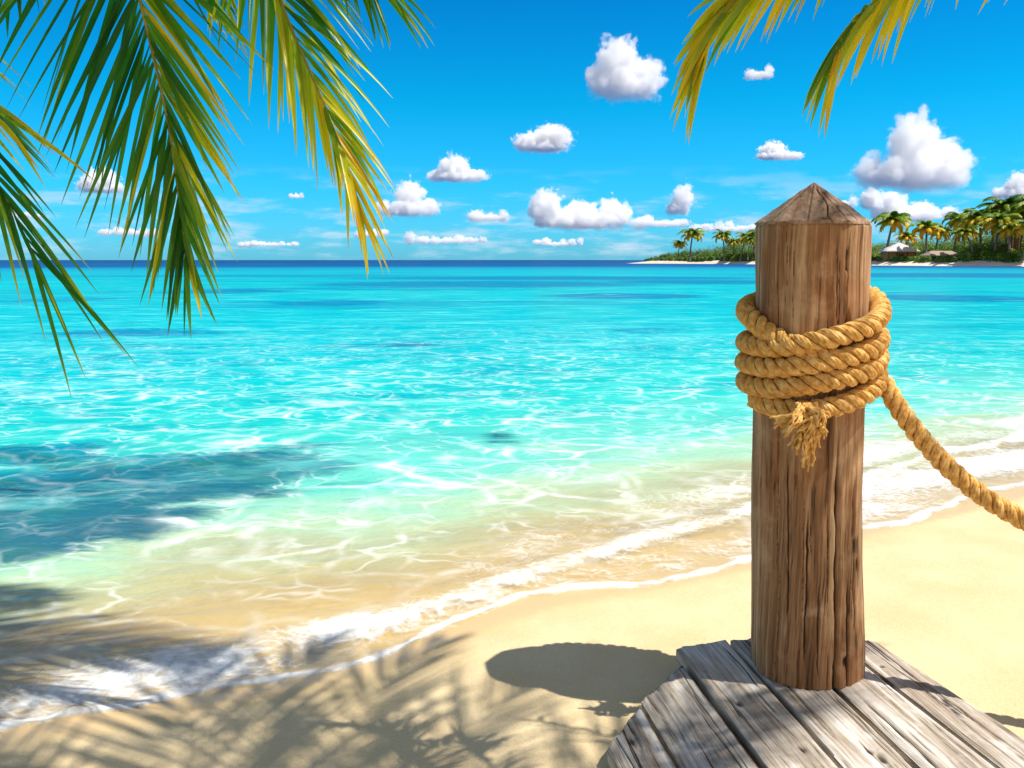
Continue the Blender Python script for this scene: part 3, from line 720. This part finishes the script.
# left palm
LC = np.array([-1.10, 2.35, 3.9])
LB = np.array([-4.6, 0.2, 0.25])
lp = empty('coconut_palm', tuple(LB)); tag(lp, 'coconut palm whose large green fronds hang into the picture at the upper left', 'palm tree')
tv, tf = trunk_mesh([LB - [0, 0, .2], LB + [0.5, .35, 1.2], LB + [1.5, 1.1, 2.5], (LC + LB) / 2 + [0.9, .7, 1.1], LC - [0, 0, .05]], .13, .095)
mesh('trunk', tv - LB, tf, M_TRUNK, lp)
def vis(parent, org, crown, pts, **k):
    ctrl = [crown] + [at_depth(*p) for p in pts]
    return frond(parent, ctrl, origin=org, **k)
vis(lp, LB, LC, [(95, -200, 2.35), (128, -50, 2.25), (152, 50, 2.2), (170, 135, 2.16), (181, 215, 2.14), (187, 262, 2.12)],
    normal=(0.05, -1, 0.22), n=98, start=.28, lmax=.68, w=.0185, ang=(80, 9), ang2=(50, 12), droop=(.16, .08), tint=.26, tiptint=.22, seed=1, both=(1.0, .86), tipl=.30, spread=.14,
    yel=lambda q, s: (s < 0) * smooth(.35, .8, q) * .20 + (s > 0) * smooth(.5, 1, q) * .05)
vis(lp, LB, LC, [(205, -220, 2.45), (258, -60, 2.35), (290, 25, 2.3), (318, 90, 2.26), (344, 155, 2.22), (361, 212, 2.2)],
    normal=(0.35, -0.9, 0.3), n=72, start=.34, lmax=.45, w=.0155, ang=(42, 8), ang2=(62, 10), droop=(.40, .25), tint=.32, tiptint=.30, seed=2, both=(1.0, 1.0), tipl=.40, spread=.12,
    yel=lambda q, s: smooth(.45, .85, q) * .36 * (s > 0) + smooth(.6, .9, q) * .34 * (s < 0))
vis(lp, LB, LC, [(-150, -160, 2.4), (-95, -10, 2.3), (-48, 90, 2.2), (-12, 165, 2.12), (12, 210, 2.1), (30, 248, 2.08)],
    normal=(0.2, -1, 0.3), n=34, start=.46, lmax=.48, w=.012, ang=(30, 4), ang2=(36, 10), droop=(.26, .12), tint=.24, tiptint=.5, seed=3, both=(.9, .9), tipl=.95, spread=.14)
vis(lp, LB, LC, [(-190, -170, 2.4), (-130, -40, 2.2), (-75, 40, 2.1), (-35, 85, 2.05), (-12, 105, 2.0), (0, 114, 2.0)],
    normal=(-0.1, -1, 0.1), n=24, start=.56, lmax=.46, w=.014, ang=(34, 8), ang2=(30, 4), droop=(.16, .10), tint=.42, tiptint=.6, seed=9, both=(0.5, .9), tipl=.95, spread=.12)
vis(lp, LB, LC, [(60, -260, 2.75), (50, -130, 2.65), (22, -45, 2.55), (-20, 25, 2.5)],
    normal=(0.2, -1, 0.2), n=44, start=.3, lmax=.46, w=.020, ang=(60, 20), droop=(.30, .3), tint=.20, tiptint=.2, seed=4, both=(0.75, .8), spread=.15)
vis(lp, LB, LC, [(230, -260, 2.5), (280, -150, 2.4), (320, -90, 2.3), (350, -45, 2.25), (368, -20, 2.22)],
    normal=(-0.2, -1, 0.1), n=60, start=.42, lmax=.40, w=.015, ang=(45, 10), ang2=(58, 14), droop=(.5, .4), tint=.26, tiptint=.3, seed=5, both=(.8, 1.0), tipl=.7, spread=.15)
vis(lp, LB, LC, [(120, -260, 2.55), (170, -140, 2.5), (200, -60, 2.45), (212, -20, 2.4)],
    normal=(0.1, -1, 0.1), n=34, start=.45, lmax=.36, w=.015, ang=(40, 8), droop=(.4, .3), tint=.50, tiptint=.5, seed=15, both=(.8, .9), tipl=.7, spread=.15)
k = 0
for az in np.arange(0, 360, 21):
    for e0, dr_ in ((62, 1.7), (30, 1.9)):
        k += 1
        if 12 < az + (9 if e0 > 40 else 0) < 72: continue
        a_ = R(az + (9 if e0 > 40 else 0)); pts = spoke(LC, a_, R(e0), 2.5, dr_)
        if in_view(pts, .55): continue
        frond(lp, pts, n=46, lmax=.55, w=.03, seed=100 + k, tint=.22, origin=LB, seg=7, droop=(.7, .5))
# right palm, its crown behind and above the camera's right shoulder
RC = np.array([2.05, 0.50, 4.1]); RBs = np.array([3.7, -1.6, 0.25])
rp_ = empty('coconut_palm', tuple(RBs)); tag(rp_, 'coconut palm whose yellowing frond tips hang in at the upper right, above the post', 'palm tree')
tv, tf = trunk_mesh([RBs - [0, 0, .2], RBs + [-.2, .4, 1.3], (RC + RBs) / 2 + [.1, -.1, .2], RC - [0, 0, .05]], .13, .095)
mesh('trunk', tv - RBs, tf, M_TRUNK, rp_)
vis(rp_, RBs, RC, [(1180, -420, 1.55), (950, -180, 1.85), (815, -60, 1.95), (752, -14, 1.98), (718, 20, 2.0), (702, 58, 2.0)],
    normal=(0.1, -1, 0.3), n=170, start=.22, lmax=.37, w=.019, ang=(50, 12), ang2=(50, 8), droop=(.8, .5), tint=.47, tiptint=.20, seed=6, both=(.62, 1.0), tipl=.60, spread=.12, thick=.011,
    yel=lambda q, s: smooth(.5, .9, q) * .14 + (s < 0) * .10 * np.sin(q * 60))
vis(rp_, RBs, RC, [(1300, -440, 1.5), (1090, -200, 1.75), (950, -70, 1.85), (893, -14, 1.87), (858, 16, 1.88), (838, 50, 1.88)],
    normal=(0.35, -1, 0.3), n=160, start=.22, lmax=.34, w=.018, ang=(40, 8), ang2=(56, 6), droop=(1.1, .7), tint=.44, tiptint=.24, seed=7, both=(.10, 1.0), tipl=.62, spread=.12, thick=.010,
    yel=lambda q, s: smooth(.3, .8, q) * .18 + .10 * np.sin(q * 50))
vis(rp_, RBs, RC, [(1500, -380, 1.6), (1280, -230, 1.8), (1120, -120, 1.9), (1030, -62, 1.95)],
    normal=(0.2, -1, 0.2), n=60, start=.25, lmax=.26, w=.014, ang=(50, 14), ang2=(50, 20), droop=(.6, .3), tint=.80, tiptint=.3, seed=8, both=(.8, 1.0), tipl=.75, thick=.008)
k = 0
for az, e0, dr_, L_ in [(84, 45, 1.5, 2.0), (66, 50, 1.5, 2.0), (98, 42, 1.5, 2.05), (112, 30, 1.3, 2.1), (126, 50, 1.5, 2.25), (140, 30, 1.2, 2.3), (150, 50, 1.6, 2.4), (158, 25, 1.2, 2.5), (165, 50, 1.5, 2.7), (178, 25, 1.0, 2.6), (188, 60, 1.6, 2.7), (205, 35, 1.3, 2.6),
                        (48, 35, 1.2, 2.3), (35, 60, 1.5, 2.5), (15, 30, 1.4, 2.5), (330, 50, 1.6, 2.6), (300, 30, 1.5, 2.5), (265, 45, 1.6, 2.6), (235, 50, 1.6, 2.6)]:
    k += 1; pts = spoke(RC, R(az), R(e0), L_, dr_)
    if in_view(pts, .50): print('skip right frond', az, e0); continue
    frond(rp_, pts, n=40, lmax=.58, w=.023, seed=200 + k, tint=.25, origin=RBs, seg=7, droop=(.25, .2), thick=.011)

# ------------------------------------------------------------ headland across the bay
def land_pt(px, d): return np.array([(px - 512) / F * d, d])
HL = [(622, 326), (650, 314), (700, 290), (760, 258), (820, 225), (880, 200), (950, 182), (1024, 170), (1200, 150), (1500, 135)]
hs = np.array([land_pt(a, d) for a, d in HL])
def shore_line(n): 
    P = np.c_[hs, np.zeros(len(hs))]; return catmull(P, n)[0][:, :2]
sl = shore_line(240); wd = np.linspace(0, 1, 26)
width = np.interp(np.arange(240), [0, 20, 60, 120, 239], [2, 14, 34, 55, 80])
tn = np.gradient(sl, axis=0); tn /= np.linalg.norm(tn, axis=1)[:, None]; nr2 = np.stack([-tn[:, 1], tn[:, 0]], 1)
nr2 = np.where((nr2[:, 1] < 0)[:, None], -nr2, nr2)
dd = wd[None, :] * width[:, None]
hx = sl[:, 0][:, None] + nr2[:, 0][:, None] * dd; hy = sl[:, 1][:, None] + nr2[:, 1][:, None] * dd
hz = -0.5 + 1.5 * smooth(0, 4.5, dd) + 1.3 * smooth(5, 30, dd) + 0.25 * fbm(np.stack([hx * .1, hy * .1, 0 * hx], -1), 3)
hz = np.where(wd[None, :] > .97, -1, hz)
hz = hz * np.minimum(1, np.arange(240) / 14 + .2)[:, None] 
s = NT('coral_sand'); p_ = s.geo(); n_ = s.noise(p_, 0.6, 5)
M_HS = s.done(s.pbsdf(Base_Color=s.ramp(n_, [(.3, (.66, .56, .42)), (.7, (.78, .70, .58))]), Roughness=.95))
hl = mesh('headland', np.stack([hx, hy, hz], -1).reshape(-1, 3), grid_faces(240, 26), M_HS); tag(hl, kind='structure')

M_FAR = mat_leaf('far_palm_leaf', [(0.0, (0.05, 0.15, 0.014)), (0.28, (0.12, 0.26, 0.015)), (0.48, (0.36, 0.42, 0.018)), (0.72, (0.85, 0.62, 0.03)), (1.0, (0.80, 0.46, 0.03))], 0.35, 0.5)
M_BUSH = mat_leaf('shrub_leaf', [(0.0, (0.03, 0.09, 0.010)), (0.35, (0.09, 0.20, 0.015)), (0.6, (0.22, 0.32, 0.02)), (0.85, (0.50, 0.42, 0.03)), (1.0, (0.55, 0.30, 0.03))], 0.25, 0.6)

def far_palm_meshes(seed, H, bend, crown_r, yel):
    r = np.random.default_rng(seed)
    path = [(0, 0, -1), (bend * .15, 0, H * .3), (bend * .5, 0, H * .65), (bend, 0, H)]
    c, L = catmull(path, 40); tv, tf = tube(c, np.interp(np.linspace(0, 1, 40), [0, .15, 1], [.34, .20, .14]), 8)
    mb = MB(); top = c[-1]; nfr = 24
    for k in range(nfr):
        az = k * 2.399 + r.uniform(-.2, .2); q = k / nfr; e0 = R(78 - 95 * q + r.uniform(-8, 8)); L_ = crown_r * r.uniform(.85, 1.12)
        pts, _ = catmull(spoke(top, az, e0, L_, R(95 + r.uniform(-15, 20)), 6), 16)
        v, f = tube(pts, np.linspace(.06, .02, 16), 3, False); fy = np.clip(q * .75 + r.uniform(-.12, .12) + yel, 0, 1)
        mb.add(v, f, fy)
        T = np.gradient(pts, axis=0); T /= np.linalg.norm(T, axis=1)[:, None]
        S_ = np.cross(T, [0, 0, 1.0]); S_ /= np.linalg.norm(S_, axis=1)[:, None] + 1e-6
        for i in range(2, 16):
            for j in (0, .5):
                for sg in (1, -1):
                    b = pts[i - 1] * j + pts[i] * (1 - j) if i else pts[i]
                    ll = crown_r * .30 * (1 - .55 * (i / 15) ** 2) * r.uniform(.75, 1.15)
                    d1 = T[i] * .55 + S_[i] * sg * .75 + np.array([0, 0, -.25]); d1 /= np.linalg.norm(d1)
                    m1 = b + d1 * ll * .5; e1 = m1 + (d1 * .55 + np.array([0, 0, -.75])) * ll * .55
                    wv = T[i] * .13 * crown_r / 3.2
                    mb.add([b - wv, b + wv, m1 + wv, m1 - wv, e1], [np.array([[0, 1, 2, 3]]), np.array([[3, 2, 4]])], np.clip(fy + r.uniform(-.1, .15), 0, 1))
    return (tv, tf), mb
variants = []
for i, (H, bend, cr, yl) in enumerate([(8.5, 1.2, 3.6, .02), (7.0, -0.9, 3.4, .12), (9.5, 0.5, 3.9, -.08), (6.0, 1.6, 3.2, .2)]):
    t_, m_ = far_palm_meshes(40 + i, H, bend, cr, yl)
    to = mesh('trunk', t_[0], t_[1], M_TRUNK); co = m_.build('crown', M_FAR)
    variants.append([to, co, H, False])
def far_palm(px, top_py, d, var, rz, label, base_z=2.0):
    g = land_pt(px, d); topz = CAMZ + (260 - top_py) / F * d; vt = variants[var]
    h = topz - base_z; sc = max(0.35, h / (vt[2] + 2.0))
    e = empty('coconut_palm', (g[0] - 0, g[1], base_z), rz); e.scale = (sc * 1.35, sc * 1.35, sc)
    tag(e, label, 'palm tree', 'coconut palms on the far headland')
    for src in vt[:2]:
        if not vt[3]: o = src
        else: o = src.copy(); COL.objects.link(o)
        o.parent = e
    vt[3] = True
FP = [(676, 240, 296, 3, 1.0, 'smallest far palm, dark green, at the left tip of the row of distant palms'),
      (688, 228, 292, 1, 4.0, 'slim far palm with yellow crown, second from the left end of the headland'),
      (722, 231, 282, 0, 2.0, 'lone dark green far palm between the yellow palm and the thicket left of the post'),
      (738, 232, 276, 3, 0.3, 'low bushy far palm in the thicket just left of the post'),
      (750, 229, 272, 1, 3.0, 'yellowish far palm half hidden by the left edge of the post'),
      (882, 212, 212, 1, 2.0, 'far palm with broad yellow green crown between the post and the pale roofed hut'),
      (921, 220, 200, 3, 1.2, 'short yellow far palm standing right beside the white roofed hut'),
      (948, 213, 204, 0, 5.0, 'slim far palm standing alone against the clouds right of the hut'),
      (975, 209, 192, 1, 0.6, 'yellow crowned far palm at the left end of the tall clump on the right'),
      (968, 226, 188, 3, 2.6, 'low yellow far palm in front of the left end of the tall clump'),
      (989, 212, 184, 3, 4.4, 'yellowing far palm in the middle of the tall clump'),
      (1000, 199, 190, 2, 2.2, 'tall dark green far palm, highest inside the clump'),
      (1004, 222, 178, 1, 5.2, 'yellow far palm in front of the tall clump, beside the little peaked roof'),
      (1022, 196, 182, 2, 0.0, 'tallest dark far palm at the right edge of the picture'),
      (1018, 218, 174, 1, 3.6, 'low golden far palm at the right edge of the picture')]
FP += [(930, 226, 216, 1, 1.9, 'yellow palm crown rising just behind the low brown shelter'),
       (959, 219, 214, 2, 3.3, 'slender dark palm between the lone slim palm and the tall clump'),
       (984, 203, 200, 0, 5.5, 'dark green palm crown at the back of the tall clump, left of its highest palm'),
       (994, 220, 186, 0, 1.4, 'golden palm in the heart of the tall clump, left of the little peaked roof'),
       (1012, 207, 188, 1, 2.9, 'yellow green palm just right of the highest palm of the tall clump'),
       (900, 231, 222, 3, 0.9, 'low palm crown peeking over the pale hut roof'),
       (745, 236, 268, 0, 5.1, 'dark palm crown low in the thicket beside the left edge of the post'),
       (731, 238, 284, 1, 1.1, 'yellowish palm crown low in the thicket, farthest left of the thicket palms')]
for f_ in FP: far_palm(*f_)

# undergrowth: leaf clumps, one continuous mass
mb = MB(); r = np.random.default_rng(77)
def clump(c, rx, rz_, n, sz, tint):
    u = r.normal(0, 1, (n, 3)); u /= np.linalg.norm(u, axis=1)[:, None]; u[:, 2] = np.abs(u[:, 2]) * 1.1 - .15
    p = np.asarray(c) + u * r.uniform(.72, 1.05, (n, 1)) * [rx, rx, rz_]
    a_ = r.normal(0, 1, (n, 3)); a_ /= np.linalg.norm(a_, axis=1)[:, None]; b_ = np.cross(a_, u + .3 * r.normal(0, 1, (n, 3))); b_ /= np.linalg.norm(b_, axis=1)[:, None] + 1e-6
    a2 = np.cross(b_, u); s_ = sz * r.uniform(.6, 1.3, (n, 1))
    V = np.stack([p - a2 * s_, p + b_ * s_ * .5, p + a2 * s_, p - b_ * s_ * .5], 1).reshape(-1, 3)
    mb.add(V, np.arange(n * 4).reshape(-1, 4), np.repeat(np.clip(tint + r.normal(0, .10, n), 0, 1), 4))
hmax = [(598, .2), (640, .5), (655, 7), (690, 14), (720, 18), (735, 28), (756, 30), (830, 16), (868, 18), (880, 20), (905, 22), (925, 26), (950, 26), (975, 36), (1000, 44), (1030, 50), (1200, 52), (1500, 45)]
i_ = 0
for k in range(2100):
    q = r.random() ** 1.0; ix = int(8 + q * 205); row = r.random() ** 1.5
    off = 4.5 + row * (width[ix] - 7)
    if off > width[ix] - 1: continue
    p = sl[ix] + nr2[ix] * off; px_ = 512 + F * p[0] / p[1]
    if px_ < 655 and r.random() < .5: continue
    hm = np.interp(px_, [a for a, b in hmax], [b for a, b in hmax]) / F * p[1] * 0.85
    hm = max(.5, hm * (0.30 + .70 * min(1, row * 1.6)) * r.uniform(.7, 1.1))
    g = 0.9 + 1.2 * min(1, off / 25)
    if 870 < px_ < 960 and off < 17: hm = min(hm, 1.1)
    clump((p[0], p[1], g), max(1.0, hm * .55), hm, 170, .24, np.clip(r.normal(.33, .15), 0, .95))
o = mb.build('undergrowth', M_BUSH); tag(o, 'mixed green and yellow shrubs covering the far headland behind its beach', 'shrubs', kind='stuff')

# huts
M_THATCH = mat_simple('pale_thatch', [(.3, (.50, .46, .46)), (.7, (.74, .70, .71))], 6, .9, 1, .6, .05)
M_BTHATCH = mat_simple('brown_thatch', [(.3, (.26, .20, .14)), (.7, (.46, .38, .30))], 5, .9, 1, .6, .05)
M_STRAW = mat_simple('straw_screen', [(.3, (.25, .13, .035)), (.7, (.50, .29, .08))], 9, .9, .3, .6, .05)
M_DARKW = mat_simple('dark_timber', [(.3, (.05, .035, .025)), (.7, (.12, .08, .05))], 9, .8)
def hip_roof(lx, ly, z0, z1, ridge, th=.25):
    h = ridge / 2; v = [(-lx, -ly, z0), (lx, -ly, z0), (lx, ly, z0), (-lx, ly, z0), (-h, 0, z1), (h, 0, z1), (-lx, -ly, z0 - th), (lx, -ly, z0 - th), (lx, ly, z0 - th), (-lx, ly, z0 - th)]
    return np.array(v, float), [np.array([[0, 1, 5, 4], [2, 3, 4, 5], [0, 6, 7, 1], [1, 7, 8, 2], [2, 8, 9, 3], [3, 9, 6, 0], [9, 8, 7, 6]]), np.array([[1, 2, 5], [3, 0, 4]])]
def hut(px, base_py, d, wpx, eave_py, top_py, label, roofm, ridge, wall=True, name='beach_hut', rz=0.1):
    g = land_pt(px, d); k = d / F; bz = 1.0; w_ = wpx * k / 2; ez = CAMZ + (260 - eave_py) * k; tz = CAMZ + (260 - top_py) * k
    e = empty(name, (g[0], g[1], bz), rz); tag(e, label, 'hut')
    v, f = hip_roof(w_, w_ * .5, ez - bz, tz - bz, ridge * k); mesh('roof', v, f, roofm, e, False)
    for sx in (-.8, -.3, .3, .8):
        for sy in (-.6, .6):
            v, f = tube(np.array([[w_ * sx, w_ * sy * .65, -1.0], [w_ * sx, w_ * sy * .65, ez - bz - .05]]), .11, 8); mesh('post', v, f, M_DARKW, e)
    if wall:
        m = MB(); m.box((-w_ * .86, -w_ * .36, -.6), (w_ * .86, w_ * .36, (ez - bz) - .28)); m.build('wall', M_STRAW, e, False)
        m = MB(); m.box((-w_ * .2, -w_ * .39, -.2), (w_ * .12, -w_ * .365, (ez - bz) * .72)); m.build('doorway', M_DARKW, e, False)
hut(894, 261, 207, 35, 251, 243, 'round beach hut with a pale peaked roof and straw walls just right of the post', M_THATCH, 2)
hut(936, 261, 197, 34, 255.5, 251, 'long low open shelter with brown thatch beside the pale roofed hut', M_BTHATCH, 22, False, 'beach_shelter')
hut(1001, 258, 187, 12, 252.5, 248, 'small dark thatched hut under the tall palms on the right', M_BTHATCH, 5)
hut(1008, 246, 181, 12, 231, 225, 'little pale peaked roof rising among the palm crowns on the right', M_THATCH, 0.5)

# ------------------------------------------------------------ clouds
def mat_cloud(lobes, H, seed, thick=15.0):
    """billowing vapour: soft ellipsoids eaten into by cellular and fine noise"""
    s = NT('cloud_vapour'); p = s.obj(); f = None
    for c, r in lobes:
        q = s.vmath('DIVIDE', s.vmath('SUBTRACT', p, tuple(c)), tuple(r))
        g = s.math('SUBTRACT', 1.0, s.vmath('LENGTH', q)) if False else s.math('SUBTRACT', 1.0, s.n('VectorMath', 'Value', {0: q}, operation='LENGTH'))
        f = g if f is None else s.math('SMOOTH_MAX', f, g, 0.12)
    n_ = s.map(p, (1 / H,) * 3, loc=(seed * 3.7, 0, 0))
    wq = s.vmath('ADD', n_, s.vmath('SCALE', s.vmath('SUBTRACT', s.noise(n_, 2.5, 3, out='Color'), (.5, .5, .5)), scale=0.22))
    v1 = s.n('TexVoronoi', 'Distance', {'Vector': wq, 'Scale': 4.2, 'Detail': 2.0, 'Roughness': 0.55, 'Lacunarity': 2.1}, feature='F1', normalize=True)
    n1 = s.noise(n_, 5.0, 7, 0.68)
    f = s.math('MULTIPLY', f, 1.3)
    f = s.math('ADD', f, s.math('MULTIPLY', s.math('SUBTRACT', 0.15, v1), 1.7))
    f = s.math('ADD', f, s.math('MULTIPLY', s.math('SUBTRACT', n1, 0.53), 1.9))
    zz_ = s.n('SeparateXYZ', 2, {0: p})
    f = s.math('MULTIPLY', s.mr(f, 0.0, 0.22), s.mr(s.math('ADD', zz_, s.math('MULTIPLY', s.math('SUBTRACT', n1, .5), H * .35)), -.50 * H, -.28 * H))
    v = s.n('VolumePrincipled', 0, {'Color': (1, 1, 1, 1), 'Density': s.math('MULTIPLY', f, thick / H), 'Anisotropy': 0.0})
    s.t.links.new(v, s.out.inputs[1]); s.m.cycles.volume_step_rate = 0.30 if thick > 5 else 0.45; return s.m
import bmesh
bm = bmesh.new(); bmesh.ops.create_icosphere(bm, subdivisions=3, radius=1)
IV = np.array([v.co[:] for v in bm.verts]); IF = np.array([[v.index for v in f.verts] for f in bm.faces]); bm.free()
def cloud(px, py, w, h, seed, label, n=26, dist=None, lobes=None):
    r = np.random.default_rng(seed)
    el = (260 - (py + h / 2)) / F; D = dist or min(7000, 330 / max(el, .01)); k = D / F
    c = at_depth(px, py, D); Wm, Hm = w * k, h * k
    lobes = lobes or [(0, 1.0, .8), (-.25, .6, .5), (.3, .5, .4)]
    thin = h < 19
    if thin:
        L_ = []; m_ = max(3, int(w / h * 1.3)); lobes = []
        for j in range(m_):
            rx = Wm / m_ * r.uniform(.55, .95); hz_ = Hm * r.uniform(.25, .6)
            L_.append((np.array([Wm * ((j + .5) / m_ - .5), r.uniform(-.3, .3) * Hm, r.uniform(-.25, .05) * Hm]), np.array([rx, rx, hz_])))
        L_.append((np.array([0, 0, -Hm * .2]), np.array([Wm * .5, Hm, Hm * .22])))
    else: L_ = [(np.array([0, 0, -Hm * .28]), np.array([Wm * .44, min(Wm * .4, Hm), Hm * .24]))]
    for lx, lh, lw in lobes:
        rx = max(lw * .62 * Wm, Hm * .16); hh = lh * Hm
        L_.append((np.array([lx * Wm, r.uniform(-.1, .1) * Hm, -Hm / 2 + hh * .47]), np.array([rx, max(rx * .8, hh * .4), hh * .56])))
    mb = MB()
    for cc_, rr__ in L_: mb.add(IV * rr__ * 1.30 + cc_, IF)
    o = mb.build('cloud', None)
    md = o.modifiers.new('r', 'REMESH'); md.mode = 'VOXEL'; md.voxel_size = max(Wm, Hm) / 40
    me = bpy.data.meshes.new_from_object(o.evaluated_get(bpy.context.evaluated_depsgraph_get()))
    o.modifiers.clear(); old = o.data; o.data = me; bpy.data.meshes.remove(old); me.name = 'cloud'
    me.materials.clear(); me.materials.append(mat_cloud(L_, Hm if w < 3 * h else Hm * 1.25, seed, 5.0 if thin else 10.0))
    o.location = c
    tag(o, label, 'cloud', 'small fair weather clouds')
CL = [
 (627, 66, 84, 70, 1, 'large high cloud left of the yellow frond tips at the upper right', 40, None, [(-.12, 1, .5), (.15, .75, .6), (-.3, .6, .4)]),
 (544, 138, 68, 30, 2, 'small oval cloud highest in the middle of the sky', 24, None, [(.1, 1, .6), (-.2, .75, .5)]),
 (457, 168, 62, 30, 3, 'small low domed cloud left of and below the oval one', 24, None, [(-.05, 1, .5), (.25, .5, .5), (-.3, .5, .4)]),
 (406, 197, 68, 42, 4, 'peaked cloud beside the left palm fronds', 26, None, [(.05, 1, .45), (-.3, .5, .35), (.3, .55, .4)]),
 (490, 214, 40, 17, 5, 'tiny cloud low between the peaked cloud and the long one', 16, None, None),
 (586, 208, 122, 46, 6, 'long cloud with a peak at its left end, low over the middle of the sea', 46, None, [(-.32, 1, .3), (-.05, .7, .4), (.22, .8, .3), (.42, .35, .2)]),
 (680, 199, 32, 36, 7, 'upright little cloud left of the post', 20, None, [(.1, 1, .7), (-.2, .5, .5)]),
 (664, 220, 50, 18, 71, 'faint flat cloud under the upright little one', 18, None, [(0, 1, .9)]),
 (447, 238, 84, 14, 8, 'thin cloud bank low over the horizon below the peaked cloud', 24, 5200, [(0, 1, .5), (-.35, .6, .3), (.3, .6, .4)]),
 (559, 242, 50, 10, 9, 'thin flat cloud on the horizon below the long cloud', 18, 6000, None),
 (776, 150, 54, 21, 10, 'small pale cloud standing above the tip of the post', 22, None, [(-.05, 1, .5), (.25, .45, .5)]),
 (916, 150, 116, 86, 11, 'biggest cloud, a tall white heap to the right of the post', 60, None, [(-.05, 1, .42), (.28, .66, .44), (-.36, .55, .28), (0, .5, .9)]),
 (908, 206, 96, 32, 12, 'wide cloud below the biggest heap, above the hut', 34, None, [(-.2, 1, .4), (.15, .7, .4), (.42, .6, .2)]),
 (872, 198, 26, 26, 121, 'small round cloud just right of the tip of the post', 14, None, None),
 (845, 201, 20, 14, 122, 'tiny cloud touching the right shoulder of the post', 10, None, None),
 (1016, 185, 44, 30, 13, 'cloud cut by the right edge above the tall palms', 20, None, [(.1, 1, .7), (-.25, .5, .5)]),
 (100, 180, 46, 28, 14, 'cloud seen between the leaflets of the big left frond', 20, None, None),
 (760, 72, 28, 16, 15, 'small cloud behind the yellow frond at the upper right', 14, None, None),
 (730, 226, 80, 14, 16, 'low cloud bank behind the thicket left of the post', 24, 5200, [(-.3, 1, .4), (.2, .8, .5)]),
 (130, 230, 60, 14, 17, 'low cloud near the horizon behind the big left frond', 18, 5200, None),
 (372, 232, 34, 14, 18, 'low cloud just right of the yellow leaf tips near the horizon', 14, 5200, None),
 (296, 195, 14, 8, 19, 'tiny cloud speck between the two large left fronds', 8, None, None),
 (20, 214, 44, 10, 20, 'thin cloud streak at the left edge of the sky', 14, 4200, None),
 (268, 243, 60, 8, 21, 'faint thin cloud on the horizon between the left fronds', 14, 6400, None),
]
for c_ in CL: cloud(*c_[:6], n=c_[6], dist=c_[7], lobes=c_[8])
